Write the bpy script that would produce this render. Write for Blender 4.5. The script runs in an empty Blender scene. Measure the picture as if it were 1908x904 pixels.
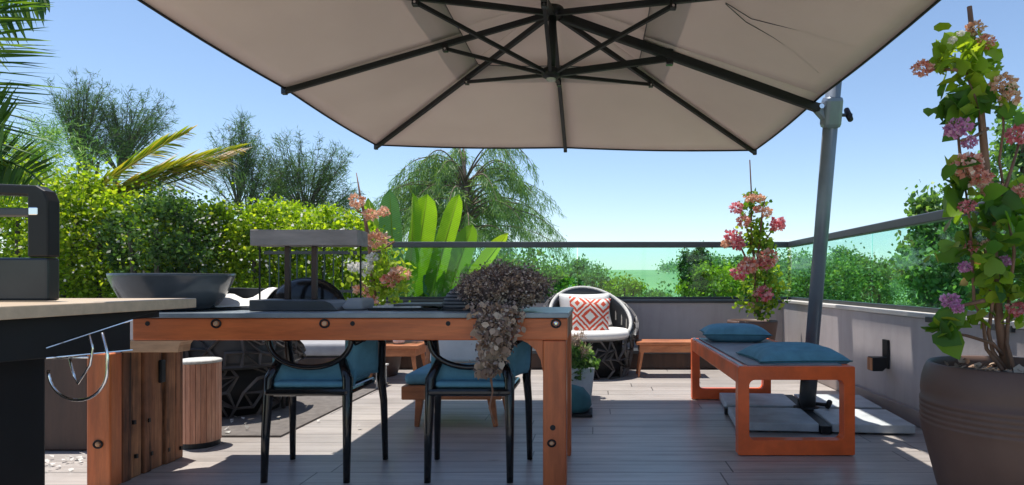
import bpy, bmesh, math, random
import numpy as np
from mathutils import Vector, Matrix, Euler
from math import sin, cos, pi, radians as R

random.seed(7); rng = np.random.default_rng(7)
scene = bpy.context.scene
col = scene.collection

# ------------------------------------------------------------------ camera, sky, sun, exposure
EYE = 0.9; F = 1200.0; CX = 1110.0; CY = 525.0
cam_d = bpy.data.cameras.new('camera'); cam = bpy.data.objects.new('camera', cam_d); col.objects.link(cam)
cam.location = (0, 0, EYE); cam.rotation_euler = (R(90), 0, 0)
cam_d.sensor_width = 36; cam_d.lens = F/1908*36
cam_d.shift_x = -(CX-954)/1908; cam_d.shift_y = (CY-452)/1908
cam_d.clip_start = 0.05; cam_d.clip_end = 8000
scene.camera = cam

SUN = Vector((-0.19, 0.11, 1)).normalized()
world = bpy.data.worlds.new('World'); scene.world = world; world.use_nodes = True
wn = world.node_tree.nodes; wl = world.node_tree.links; wn.clear()
sky = wn.new('ShaderNodeTexSky'); sky.sky_type = 'NISHITA'; sky.sun_disc = False
sky.sun_elevation = math.asin(SUN.z); sky.sun_rotation = math.atan2(SUN.x, SUN.y)
sky.altitude = 600; sky.air_density = 1.0; sky.dust_density = .15; sky.ozone_density = 1.5
bg = wn.new('ShaderNodeBackground'); bg.inputs[1].default_value = 0.098
wo = wn.new('ShaderNodeOutputWorld'); wl.new(sky.outputs[0], bg.inputs[0]); wl.new(bg.outputs[0], wo.inputs[0])
sd = bpy.data.lights.new('sun', 'SUN'); sd.energy = 3.6; sd.angle = R(0.5); sd.color = (1, .95, .87)
so = bpy.data.objects.new('sun', sd); col.objects.link(so); so.location = (-3, 3, 12)
so.rotation_euler = (-SUN).to_track_quat('-Z', 'Y').to_euler()
vs = scene.view_settings; vs.view_transform = 'Standard'; vs.look = 'None'; vs.gamma = 1; vs.use_curve_mapping = False
vs.exposure = 0.9
scene.render.resolution_x = 1024; scene.render.resolution_y = 485
scene.render.engine = 'CYCLES'
scene.cycles.max_bounces = 8; scene.cycles.transparent_max_bounces = 12

def P(x, y, D): return Vector(((x-CX)*D/F, D, EYE-(y-CY)*D/F))   # a point of the photo at D metres

# ------------------------------------------------------------------ materials
def newmat(name):
    m = bpy.data.materials.new(name); m.use_nodes = True
    return m, m.node_tree.nodes, m.node_tree.links, m.node_tree.nodes['Principled BSDF']

def coords(n, l, scale=(1,1,1), kind='Object', rot=(0,0,0)):
    tc = n.new('ShaderNodeTexCoord'); mp = n.new('ShaderNodeMapping')
    mp.inputs['Scale'].default_value = scale; mp.inputs['Rotation'].default_value = rot
    l.new(tc.outputs[kind], mp.inputs[0]); return mp.outputs[0]

def ramp(n, l, src, stops):
    r = n.new('ShaderNodeValToRGB'); e = r.color_ramp.elements
    while len(e) < len(stops): e.new(0.5)
    for i, (p, c) in enumerate(stops):
        e[i].position = p; e[i].color = (*c, 1)
    l.new(src, r.inputs[0]); return r.outputs[0]

def noise(n, l, vec, scale, detail=5, rough=.6, dist=0):
    t = n.new('ShaderNodeTexNoise'); t.inputs['Scale'].default_value = scale; t.inputs['Detail'].default_value = detail
    t.inputs['Roughness'].default_value = rough; t.inputs['Distortion'].default_value = dist
    l.new(vec, t.inputs['Vector']); return t.outputs[0]

def bump(n, l, b, h, s=.3, d=.01):
    k = n.new('ShaderNodeBump'); k.inputs['Strength'].default_value = s; k.inputs['Distance'].default_value = d
    l.new(h, k.inputs['Height']); l.new(k.outputs[0], b.inputs['Normal'])

def plain(name, c, rough=.6, metal=0, var=.18, scale=8, bs=.15, bd=.004, stretch=(1,1,1), coat=0, spec=.5):
    m, n, l, b = newmat(name)
    v = coords(n, l, stretch); t = noise(n, l, v, scale)
    lo = tuple(x*(1-var) for x in c); hi = tuple(min(1, x*(1+var)) for x in c)
    l.new(ramp(n, l, t, [(.3, lo), (.7, hi)]), b.inputs['Base Color'])
    b.inputs['Roughness'].default_value = rough; b.inputs['Metallic'].default_value = metal
    b.inputs['Coat Weight'].default_value = coat; b.inputs['Specular IOR Level'].default_value = spec
    t2 = noise(n, l, v, scale*9, 3)
    if bs: bump(n, l, b, t2, bs, bd)
    return m

def wood(name, dark, mid, light, stretch, rough=.55, scale=3.0, bs=.35, crack=.0):
    m, n, l, b = newmat(name)
    v = coords(n, l, stretch)
    t = noise(n, l, v, scale, 8, .65, .6)
    c = ramp(n, l, t, [(.28, dark), (.48, mid), (.72, light)])
    t2 = noise(n, l, v, scale*7, 4, .7)
    mx = n.new('ShaderNodeMixRGB'); mx.blend_type = 'MULTIPLY'; mx.inputs[0].default_value = .55
    l.new(c, mx.inputs[1]); l.new(ramp(n, l, t2, [(.35, (.45,.42,.4)), (.6, (1,1,1))]), mx.inputs[2])
    last = mx.outputs[0]
    if crack:
        v3 = coords(n, l, tuple(q*1.0 for q in stretch)); t3 = noise(n, l, v3, scale*3.1, 6, .7, .3)
        m3 = n.new('ShaderNodeMixRGB'); m3.blend_type = 'MULTIPLY'; m3.inputs[0].default_value = crack
        l.new(last, m3.inputs[1]); l.new(ramp(n, l, t3, [(.38, (.06,.04,.03)), (.46, (.75,.72,.7)), (.6, (1.1,1.08,1.05))]), m3.inputs[2]); last = m3.outputs[0]
        v4 = coords(n, l); t4 = noise(n, l, v4, 6, 3, .5)
        m4 = n.new('ShaderNodeMixRGB'); m4.blend_type = 'MULTIPLY'; m4.inputs[0].default_value = .6
        l.new(last, m4.inputs[1]); l.new(ramp(n, l, t4, [(.36, (.35,.3,.28)), (.55, (1,1,1))]), m4.inputs[2]); last = m4.outputs[0]
    l.new(last, b.inputs['Base Color'])
    b.inputs['Roughness'].default_value = rough
    bump(n, l, b, t2, bs, .004)
    return m

def leafmat(name, stops, trans=.45, rough=.45, tint=(1.15,1.2,.45)):
    m, n, l, b = newmat(name)
    g = n.new('ShaderNodeNewGeometry')
    c = ramp(n, l, g.outputs['Random Per Island'], stops)
    l.new(c, b.inputs['Base Color']); b.inputs['Roughness'].default_value = rough
    b.inputs['Specular IOR Level'].default_value = .35
    tr = n.new('ShaderNodeBsdfTranslucent'); mul = n.new('ShaderNodeMixRGB'); mul.blend_type = 'MULTIPLY'
    mul.inputs[0].default_value = 1; l.new(c, mul.inputs[1]); mul.inputs[2].default_value = (*tint, 1)
    l.new(mul.outputs[0], tr.inputs[0])
    ms = n.new('ShaderNodeMixShader'); ms.inputs[0].default_value = trans
    l.new(b.outputs[0], ms.inputs[1]); l.new(tr.outputs[0], ms.inputs[2])
    l.new(ms.outputs[0], n['Material Output'].inputs[0]); return m

M = {}
M['black'] = plain('black_metal', (.01,.0105,.012), .5, 0, .2, 6, .05, spec=.3)
M['blackgloss'] = plain('black_plastic', (.008,.008,.009), .16, 0, .1, 6, 0)
M['char'] = plain('charcoal_metal', (.05,.053,.058), .45, .3, .15, 7, .1)
M['greyrail'] = plain('grey_rail', (.06,.066,.075), .42, .2, .12, 5, .08)
M['pole'] = plain('mast_metal', (.17,.2,.245), .4, .3, .12, 5, .06)
M['chrome'] = plain('chrome', (.8,.8,.8), .12, 1, .02, 5, 0)
M['whitefab'] = plain('white_fabric', (.72,.7,.67), .9, 0, .06, 12, .4, .003)
M['greyfab'] = plain('grey_fabric', (.3,.3,.32), .9, 0, .1, 12, .4, .003)
M['blue'] = plain('blue_fabric', (.1,.26,.35), .85, 0, .16, 14, .5, .003)
M['teal'] = plain('teal_fabric', (.035,.13,.15), .85, 0, .2, 14, .5, .003)
M['tabletop'] = plain('tabletop_slate', (.2,.235,.26), .3, 0, .25, 5, .1)
M['tile'] = plain('grey_tile', (.48,.51,.52), .55, 0, .2, 7, .25)
M['pot'] = plain('brown_pot', (.105,.058,.042), .55, 0, .22, 3, .1)
M['soil'] = plain('soil', (.05,.035,.025), .95, 0, .4, 30, .9, .01)
M['lattice'] = plain('dark_lattice', (.075,.068,.066), .5, 0, .3, 10, .2)
M['rope'] = plain('pale_rope', (.5,.49,.46), .8, 0, .2, 60, .6, .003)
M['board'] = plain('pale_board', (.52,.4,.28), .4, 0, .12, 4, .15, .003, (1,8,8))
M['bowl'] = plain('glazed_bowl', (.05,.06,.07), .2, 0, .35, 4, .05)
M['orange'] = plain('orange_lacquer', (.82,.125,.022), .45, 0, .24, 5, .25, .003, (1,1,1), .1)
M['slatetop'] = plain('bench_slate', (.2,.2,.21), .42, 0, .3, 5, .2)
M['brownbox'] = wood('dark_brown_boards', (.02,.009,.006), (.05,.022,.014), (.09,.04,.024), (1,1,.12))
M['tablewood'] = wood('orange_timber', (.4,.085,.022), (.62,.15,.04), (.74,.23,.07), (.13,1,1.2), .4)
M['tablewoodv'] = wood('orange_timber_upright', (.38,.082,.022), (.6,.145,.04), (.72,.22,.068), (1,1,.13), .4)
M['tan'] = wood('pale_timber', (.4,.2,.1), (.58,.32,.17), (.68,.42,.25), (.2,1,1), .6)
M['weather'] = wood('weathered_planks', (.07,.028,.014), (.36,.14,.06), (.66,.31,.14), (1.4,1.4,.09), .75, 4.5, .8, .9)
M['weatherl'] = wood('weathered_planks_light', (.18,.07,.03), (.56,.24,.1), (.78,.42,.2), (1.4,1.4,.09), .75, 4.5, .8, .8)
M['barrel'] = wood('barrel_staves', (.3,.09,.045), (.6,.28,.17), (.74,.44,.3), (1,1,.12), .7, 6)
M['fwood'] = wood('furniture_wood', (.26,.08,.03), (.5,.18,.07), (.62,.28,.12), (.3,1,1), .45)
M['bark'] = plain('bark', (.16,.12,.09), .9, 0, .4, 18, .8, .01)
M['barkd'] = plain('bark_dark', (.07,.06,.05), .9, 0, .4, 10, .6, .01)
M['stick'] = plain('bamboo_stake', (.2,.1,.06), .7, 0, .4, 30, .5, .004, (1,1,.2))
M['fencegreen'] = plain('fence_paint', (.03,.06,.045), .5, 0, .2, 6, .05)
M['sandfab'] = plain('sand_fabric', (.36,.29,.23), .9, 0, .1, 12, .4, .003)

# render wall
m, n, l, b = newmat('mauve_plaster'); v = coords(n, l)
c1 = ramp(n, l, noise(n, l, v, 1.6, 8, .7), [(.3, (.37,.325,.325)), (.7, (.45,.405,.4))])
v2 = coords(n, l, (3, 3, .35)); mx = n.new('ShaderNodeMixRGB'); mx.blend_type = 'MULTIPLY'; mx.inputs[0].default_value = .25
l.new(c1, mx.inputs[1]); l.new(ramp(n, l, noise(n, l, v2, 3, 5), [(.35, (.6,.58,.56)), (.55, (1,1,1))]), mx.inputs[2])
l.new(mx.outputs[0], b.inputs['Base Color']); b.inputs['Roughness'].default_value = .85
bump(n, l, b, noise(n, l, v, 60, 4), .25, .003); M['plaster'] = m
M['cap'] = plain('wall_cap', (.5,.47,.44), .7, 0, .1, 4, .2)
M['skirting'] = plain('skirting', (.3,.24,.215), .6, 0, .1, 4, .1)

# deck of wood-look planks
m, n, l, b = newmat('deck_planks')
v = coords(n, l)
br = n.new('ShaderNodeTexBrick'); br.offset = 0; br.offset_frequency = 2
br.inputs['Scale'].default_value = 1; br.inputs['Brick Width'].default_value = 1.9; br.inputs['Row Height'].default_value = .19
br.inputs['Mortar Size'].default_value = .0042; br.inputs['Mortar Smooth'].default_value = .2; br.inputs['Bias'].default_value = 0
br.inputs['Color1'].default_value = (.47,.43,.40,1); br.inputs['Color2'].default_value = (.385,.355,.335,1); br.inputs['Mortar'].default_value = (.1,.09,.085,1)
sx3 = n.new('ShaderNodeSeparateXYZ'); l.new(v, sx3.inputs[0]); cx3 = n.new('ShaderNodeCombineXYZ')
def mm_(op, a, bb):
    k = n.new('ShaderNodeMath'); k.operation = op
    for i, q in enumerate((a, bb)):
        if isinstance(q, (int, float)): k.inputs[i].default_value = q
        else: l.new(q, k.inputs[i])
    return k.outputs[0]
row = mm_('FLOOR', mm_('DIVIDE', sx3.outputs[1], .19), 0); wnz = n.new('ShaderNodeTexWhiteNoise'); wnz.noise_dimensions = '1D'; l.new(row, wnz.inputs['W'])
l.new(mm_('ADD', sx3.outputs[0], mm_('MULTIPLY', wnz.outputs[0], 7.3)), cx3.inputs[0]); l.new(sx3.outputs[1], cx3.inputs[1])
l.new(cx3.outputs[0], br.inputs['Vector'])
vg = coords(n, l, (.5, 9, 1)); g1 = noise(n, l, vg, 2.4, 8, .7, .5)
mx0 = n.new('ShaderNodeMixRGB'); mx0.blend_type = 'MULTIPLY'; mx0.inputs[0].default_value = .5
mx = n.new('ShaderNodeMixRGB'); mx.blend_type = 'MULTIPLY'; mx.inputs[0].default_value = .75
l.new(br.outputs[0], mx.inputs[1]); l.new(ramp(n, l, g1, [(.3, (.6,.56,.54)), (.52, (.95,.94,.93)), (.75, (1.15,1.12,1.1))]), mx.inputs[2])
l.new(mx.outputs[0], mx0.inputs[1]); l.new(ramp(n, l, noise(n, l, coords(n, l, (.7,1.3,1)), 1.7, 9, .72), [(.35, (.62,.6,.58)), (.55, (1,1,1)), (.75, (1.12,1.1,1.08))]), mx0.inputs[2])
l.new(mx0.outputs[0], b.inputs['Base Color'])
l.new(ramp(n, l, g1, [(.3, (.46,)*3), (.7, (.26,)*3)]), b.inputs['Roughness']); b.inputs['Specular IOR Level'].default_value = .8
ad = n.new('ShaderNodeMath'); ad.operation = 'MULTIPLY_ADD'; l.new(br.outputs['Fac'], ad.inputs[0]); ad.inputs[1].default_value = -1.5; l.new(g1, ad.inputs[2])
bump(n, l, b, ad.outputs[0], .35, .004); M['deck'] = m

# field
m, n, l, b = newmat('field_grass'); v = coords(n, l)
c = ramp(n, l, noise(n, l, v, .02, 8, .6), [(.35, (.12,.235,.075)), (.6, (.19,.33,.105))])
l.new(c, b.inputs['Base Color']); b.inputs['Roughness'].default_value = .9; M['field'] = m

# glass: pale sea-green clear panes
m, n, l, b = newmat('green_glass')
tr = n.new('ShaderNodeBsdfTransparent'); tr.inputs[0].default_value = (.76,.945,.915,1)
gl = n.new('ShaderNodeBsdfGlossy'); gl.inputs['Roughness'].default_value = .02; gl.inputs[0].default_value = (.9,1,.97,1)
fr = n.new('ShaderNodeFresnel'); fr.inputs[0].default_value = 1.45
gg = n.new('ShaderNodeNewGeometry'); fm = n.new('ShaderNodeMath'); fm.operation = 'SUBTRACT'; fm.inputs[0].default_value = 1; l.new(gg.outputs['Backfacing'], fm.inputs[1])
fx = n.new('ShaderNodeMath'); fx.operation = 'MULTIPLY'; l.new(fm.outputs[0], fx.inputs[0]); l.new(fr.outputs[0], fx.inputs[1])
ms = n.new('ShaderNodeMixShader'); l.new(fx.outputs[0], ms.inputs[0]); l.new(tr.outputs[0], ms.inputs[1]); l.new(gl.outputs[0], ms.inputs[2])
l.new(ms.outputs[0], n['Material Output'].inputs[0]); M['glass'] = m

# parasol cloth, lets some light through
m, n, l, b = newmat('parasol_cloth'); v = coords(n, l)
b.inputs['Roughness'].default_value = .9
c = ramp(n, l, noise(n, l, v, 1.2, 4), [(.3, (.56,.48,.44)), (.7, (.62,.54,.495))]); l.new(c, b.inputs['Base Color'])
bump(n, l, b, noise(n, l, v, 5, 3), .2, .02)
tl = n.new('ShaderNodeBsdfTranslucent'); l.new(c, tl.inputs[0])
ms = n.new('ShaderNodeMixShader'); ms.inputs[0].default_value = .3; l.new(b.outputs[0], ms.inputs[1]); l.new(tl.outputs[0], ms.inputs[2])
l.new(ms.outputs[0], n['Material Output'].inputs[0]); M['cloth'] = m

# diamond patterned pillow (object coordinates: x across, z up, centred on the pillow)
m, n, l, b = newmat('diamond_fabric')
tc = n.new('ShaderNodeTexCoord'); sp = n.new('ShaderNodeSeparateXYZ'); l.new(tc.outputs['Object'], sp.inputs[0])
def mth(op, a, bb=None, c_=None):
    k = n.new('ShaderNodeMath'); k.operation = op
    for i, q in enumerate((a, bb, c_)):
        if q is None: continue
        if isinstance(q, (int, float)): k.inputs[i].default_value = q
        else: l.new(q, k.inputs[i])
    return k.outputs[0]
def cell(o, s): return mth('ABSOLUTE', mth('SUBTRACT', mth('FRACT', mth('MULTIPLY_ADD', o, s, 10.0)), .5))
dd = mth('ADD', cell(sp.outputs[0], 4.1), cell(sp.outputs[2], 4.1))
nz = noise(n, l, tc.outputs['Object'], 30, 3); dd = mth('ADD', dd, mth('MULTIPLY', mth('SUBTRACT', nz, .5), .1))
rr = n.new('ShaderNodeValToRGB'); rr.color_ramp.interpolation = 'CONSTANT'; e = rr.color_ramp.elements
red = (.62,.075,.035,1); wh = (.74,.7,.63,1)
e[0].color = red; e[0].position = 0; e[1].position = .11; e[1].color = wh
for p_, c_ in ((.25, red), (.37, wh), (.46, red), (.56, wh), (.66, red), (.8, wh)):
    k = e.new(p_); k.color = c_
l.new(dd, rr.inputs[0]); l.new(rr.outputs[0], b.inputs['Base Color']); b.inputs['Roughness'].default_value = .9; M['diamond'] = m

G = {
 'hedge': leafmat('hedge_leaf', [(0,(.08,.16,.012)), (.35,(.26,.4,.018)), (.8,(.44,.56,.03)), (1,(.6,.62,.07))], .6),
 'dark': leafmat('dark_leaf', [(0,(.03,.07,.02)), (.5,(.055,.13,.03)), (1,(.11,.2,.045))], .4),
 'mid': leafmat('mid_leaf', [(0,(.06,.13,.045)), (.5,(.14,.28,.085)), (1,(.32,.48,.16))], .5),
 'tree': leafmat('feathery_leaf', [(0,(.04,.085,.035)), (.5,(.07,.14,.05)), (1,(.13,.22,.07))], .45)
, 'droop': leafmat('drooping_leaf', [(0,(.09,.17,.08)), (.5,(.16,.28,.11)), (1,(.27,.4,.15))], .5),
 'palm': leafmat('palm_leaf', [(0,(.03,.085,.02)), (.6,(.08,.18,.03)), (1,(.22,.32,.04))], .42),
 'yellow': leafmat('yellowing_leaf', [(0,(.13,.23,.02)), (.5,(.34,.43,.03)), (.85,(.6,.5,.06)), (1,(.6,.34,.1))], .5, .5, (1.1,1.0,.5)),
 'dry': leafmat('dry_leaf', [(0,(.36,.26,.2)), (.3,(.7,.6,.54)), (1,(.85,.8,.76))], .45, .8, (1,.9,.8)),
 'banana': leafmat('banana_leaf', [(0,(.2,.38,.03)), (.5,(.28,.48,.03)), (1,(.38,.55,.05))], .6, .4),
 'bananad': leafmat('banana_leaf_blue', [(0,(.09,.22,.1)), (1,(.15,.3,.15))], .4, .4),
 'vine': leafmat('vine_leaf', [(0,(.05,.13,.02)), (.4,(.1,.23,.025)), (.8,(.24,.38,.035)), (.93,(.36,.42,.05)), (1,(.3,.17,.09))], .5, .4),
 'lime': leafmat('lime_leaf', [(0,(.16,.28,.02)), (.5,(.3,.42,.03)), (1,(.42,.5,.06))], .5, .45),
 'pink': leafmat('pink_petal', [(0,(.62,.18,.13)), (.45,(.8,.38,.3)), (.8,(.85,.58,.5)), (1,(.88,.78,.7))], .4, .6, (1,.8,.75)),
 'rose': leafmat('rose_petal', [(0,(.6,.1,.13)), (.5,(.76,.26,.3)), (1,(.85,.58,.56))], .4, .6, (1,.75,.8)),
 'purple': leafmat('purple_petal', [(0,(.5,.16,.38)), (.5,(.66,.3,.52)), (1,(.78,.52,.66))], .4, .6, (1,.75,1)),
 'peach': leafmat('peach_petal', [(0,(.6,.28,.16)), (.5,(.78,.48,.33)), (1,(.86,.7,.58))], .4, .6, (1,.85,.75)),
 'white': leafmat('white_petal', [(0,(.6,.6,.55)), (1,(.8,.76,.74))], .3, .6, (1,1,1)),
 'dried': leafmat('dried_flower', [(0,(.08,.055,.05)), (.5,(.28,.2,.185)), (.85,(.46,.36,.32)), (1,(.68,.6,.52))], .2, .9, (1,.9,.8)),
 'husk': leafmat('dried_husk', [(0,(.22,.14,.1)), (.6,(.45,.32,.23)), (1,(.64,.52,.42))], .2, .9, (1,.9,.8)),
}

for k_ in ('banana', 'bananad'):      # side veins across the big leaves
    nt = G[k_].node_tree; n = nt.nodes; l = nt.links; b = n['Principled BSDF']
    wv = n.new('ShaderNodeTexWave'); wv.inputs['Scale'].default_value = 7; wv.inputs['Distortion'].default_value = 2.5; wv.inputs['Detail'].default_value = 3
    l.new(coords(n, l, (1,1,3.2), 'Object', (0,.6,0)), wv.inputs['Vector'])
    for lk in list(l):
        if lk.to_node == b and lk.to_socket.name == 'Base Color': src = lk.from_socket
    mxv = n.new('ShaderNodeMixRGB'); mxv.blend_type = 'MULTIPLY'; mxv.inputs[0].default_value = .6
    l.new(src, mxv.inputs[1]); l.new(ramp(n, l, wv.outputs[0], [(.2, (.6,.62,.5)), (.6, (1,1,1)), (.95, (1.15,1.1,.9))]), mxv.inputs[2])
    l.new(mxv.outputs[0], b.inputs['Base Color'])
    for nd in n:
        if nd.type == 'MIX_RGB' and nd != mxv and nd.blend_type == 'MULTIPLY': l.new(mxv.outputs[0], nd.inputs[1])
    bump(n, l, b, wv.outputs[0], .4, .02)

# ------------------------------------------------------------------ objects helpers
def tag(o, label=None, cat=None, group=None, kind=None):
    if label: o['label'] = label
    if cat: o['category'] = cat
    if group: o['group'] = group
    if kind: o['kind'] = kind
    return o

def thing(name, label, cat, loc=(0,0,0), group=None):
    o = bpy.data.objects.new(name, None); col.objects.link(o); o.location = loc
    o.empty_display_size = .1
    return tag(o, label, cat, group)

def wloc(o):
    v = Vector((0,0,0))
    return Matrix.Translation(o.location) if o.type == 'EMPTY' else Matrix.Identity(4)

class MB:
    def __init__(s): s.v = []; s.f = []
    def add(s, vs_, fs):
        k = len(s.v); s.v += [tuple(q) for q in vs_]; s.f += [tuple(i+k for i in f) for f in fs]; return s
    def box(s, x0, x1, y0, y1, z0, z1, rz=0, rot=None):
        c = Vector(((x0+x1)/2, (y0+y1)/2, (z0+z1)/2)); vs_ = []
        mr = (rot or Euler((0,0,rz))).to_matrix()
        for x in (x0, x1):
            for y in (y0, y1):
                for z in (z0, z1): vs_.append(c + mr @ (Vector((x,y,z))-c))
        return s.add(vs_, [(0,1,3,2),(4,6,7,5),(0,4,5,1),(2,3,7,6),(0,2,6,4),(1,5,7,3)])
    def beam(s, a, b_, w, h, up=(0,0,1), w2=None, h2=None):
        a = Vector(a); b_ = Vector(b_); d = (b_-a).normalized(); u = Vector(up)
        r = d.cross(u)
        if r.length < 1e-4: r = d.cross(Vector((0,1,0)))
        r.normalize(); u = r.cross(d).normalized(); vs_ = []
        for p, ww, hh in ((a, w, h), (b_, w2 or w, h2 or h)):
            for sx, sz in ((-1,-1),(1,-1),(1,1),(-1,1)): vs_.append(p + r*sx*ww/2 + u*sz*hh/2)
        return s.add(vs_, [(3,2,1,0),(4,5,6,7),(0,1,5,4),(1,2,6,5),(2,3,7,6),(3,0,4,7)])
    def tube(s, pts, rad, n_=8, closed=False, squash=1):
        pts = [Vector(p) for p in pts]; N = len(pts)
        if not hasattr(rad, '__len__'): rad = [rad]*N
        vs_ = []; fs = []; pr = None
        for i, p in enumerate(pts):
            if closed: d = pts[(i+1) % N]-pts[i-1]
            else: d = pts[min(i+1, N-1)]-pts[max(i-1, 0)]
            d.normalize()
            if pr is None:
                r = d.orthogonal().normalized()
            else:
                r = pr - d*pr.dot(d); r.normalize()
            pr = r; q = d.cross(r)
            for k in range(n_):
                a = 2*pi*k/n_; vs_.append(p + (r*cos(a)+q*sin(a)*squash)*rad[i])
        for i in range(N if closed else N-1):
            j = (i+1) % N
            for k in range(n_):
                fs.append((i*n_+k, i*n_+(k+1) % n_, j*n_+(k+1) % n_, j*n_+k))
        if not closed:
            fs.append(tuple(range(n_-1, -1, -1))); fs.append(tuple((N-1)*n_+k for k in range(n_)))
        return s.add(vs_, fs)
    def lathe(s, prof, c=(0,0,0), n_=40, sx=1, sy=1, cap0=True, cap1=True):
        c = Vector(c); vs_ = []; fs = []
        for r, z in prof:
            for k in range(n_):
                a = 2*pi*k/n_; vs_.append(c+Vector((r*cos(a)*sx, r*sin(a)*sy, z)))
        for i in range(len(prof)-1):
            for k in range(n_): fs.append((i*n_+k, i*n_+(k+1) % n_, (i+1)*n_+(k+1) % n_, (i+1)*n_+k))
        if cap0: fs.append(tuple(range(n_-1, -1, -1)))
        if cap1: fs.append(tuple((len(prof)-1)*n_+k for k in range(n_)))
        return s.add(vs_, fs)
    def prism(s, poly, axis, a, b_):      # polygon in the other two axes, extruded along axis from a to b
        N = len(poly); vs_ = []
        for t in (a, b_):
            for p, q in poly:
                vs_.append({'x': (t,p,q), 'y': (p,t,q), 'z': (p,q,t)}[axis])
        fs = [tuple(range(N-1,-1,-1)), tuple(range(N, 2*N))]+[(i, (i+1) % N, N+(i+1) % N, N+i) for i in range(N)]
        return s.add(vs_, fs)
    def build(s, name, mat, parent=None, smooth=False, bevel=0, label=None, loc=None):
        me = bpy.data.meshes.new(name); me.from_pydata(s.v, [], s.f)
        bm = bmesh.new(); bm.from_mesh(me); bmesh.ops.recalc_face_normals(bm, faces=bm.faces); bm.to_mesh(me); bm.free()
        me.materials.append(mat)
        if smooth: me.polygons.foreach_set('use_smooth', [True]*len(me.polygons))
        o = bpy.data.objects.new(name, me); col.objects.link(o)
        if loc is not None: o.location = loc
        if parent:
            o.parent = parent; o.matrix_parent_inverse = wloc(parent).inverted()
        if bevel:
            bv = o.modifiers.new('bevel', 'BEVEL'); bv.width = bevel; bv.segments = 2; bv.limit_method = 'ANGLE'; bv.angle_limit = R(40)
        if label: o['label'] = label
        return o

def npmesh(name, V, Fq, mat, parent=None, smooth=False):
    me = bpy.data.meshes.new(name); V = np.asarray(V, dtype=np.float32); Fq = np.asarray(Fq, dtype=np.int32)
    me.vertices.add(len(V)); me.vertices.foreach_set('co', V.ravel())
    k = Fq.shape[1]; me.loops.add(Fq.size); me.loops.foreach_set('vertex_index', Fq.ravel())
    me.polygons.add(len(Fq)); me.polygons.foreach_set('loop_start', np.arange(0, Fq.size, k, dtype=np.int32))
    try: me.polygons.foreach_set('loop_total', np.full(len(Fq), k, dtype=np.int32))
    except Exception: pass
    if smooth: me.polygons.foreach_set('use_smooth', np.ones(len(Fq), dtype=bool))
    me.update(calc_edges=True); me.validate(); me.materials.append(mat)
    o = bpy.data.objects.new(name, me); col.objects.link(o)
    if parent: o.parent = parent; o.matrix_parent_inverse = wloc(parent).inverted()
    return o

TPL = {   # leaf templates: x across, y along
 'diamond': (np.array([(0,0,0),(.32,.45,.06),(0,1,-.05),(-.32,.45,.06)]), np.array([(0,1,2,3)])),
 'needle': (np.array([(-.05,0,0),(.05,0,0),(.02,1,-.12),(-.02,1,-.12)]), np.array([(0,1,2,3)])),
 'oval': (np.array([(0,0,0),(.3,.25,.07),(.36,.6,.06),(0,1,-.1),(-.36,.6,.06),(-.3,.25,.07),(0,.5,-.03)]), np.array([(0,1,6,5),(1,2,3,6),(5,6,3,4)])),
 'heart': (np.array([(0,.08,0),(.28,-.06,.05),(.5,.2,.09),(.42,.6,.05),(0,1.05,-.12),(-.42,.6,.05),(-.5,.2,.09),(-.28,-.06,.05),(0,.5,-.05)]),
           np.array([(0,1,2,8),(2,3,4,8),(8,4,5,6),(0,8,6,7)])),
 'petal': (np.array([(0,0,0),(.42,.4,.12),(0,.95,.0),(-.42,.4,.12)]), np.array([(0,1,2,3)])),
}
def scatter(pts, size, tpl='diamond', dirs=None, jitter=.35, sv=.4, flat=0, rs=None):
    """arrays of leaf vertices and faces at pts"""
    rs = rs or rng
    pts = np.asarray(pts); N = len(pts)
    d = rs.normal(size=(N,3))
    if dirs is not None: d = np.asarray(dirs)+d*jitter
    d /= np.linalg.norm(d, axis=1)[:,None]+1e-9
    u = rs.normal(size=(N,3))
    if flat: u = u*(1-flat)+np.array([0,0,1.])*flat*2
    x = np.cross(d, u); x /= np.linalg.norm(x, axis=1)[:,None]+1e-9
    z = np.cross(x, d)
    T, Fc = TPL[tpl]; s = size*(1+sv*(rs.random(N)*2-1))
    V = (pts[:,None,:] + (T[None,:,0,None]*x[:,None,:]+T[None,:,1,None]*d[:,None,:]+T[None,:,2,None]*z[:,None,:])*s[:,None,None])
    Fa = Fc[None]+(np.arange(N)*len(T))[:,None,None]
    return V.reshape(-1,3), Fa.reshape(-1, Fc.shape[1])

def leaves(name, pts, size, mat, parent, tpl='diamond', **kw):
    V, Fa = scatter(pts, size, tpl, **kw); return npmesh(name, V, Fa, mat, parent, tpl in ('heart','oval','petal'))

def clumpy(c, r, n_, clumps, cr=.28, shell=.5):
    """points in clumps through an ellipsoid: uneven outline, gaps between the clumps"""
    c = np.array(c); r = np.array(r)
    d = rng.normal(size=(clumps,3)); d /= np.linalg.norm(d, axis=1)[:,None]
    rad = shell+(1-shell)*rng.random(clumps)**.7; cc = d*rad[:,None]
    w = rng.random(clumps)+.35; w /= w.sum(); idx = rng.choice(clumps, n_, p=w)
    cs = cr*(.5+rng.random(clumps))
    p = cc[idx]+rng.normal(size=(n_,3))*cs[idx][:,None]*.55
    return c+p*r

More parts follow.
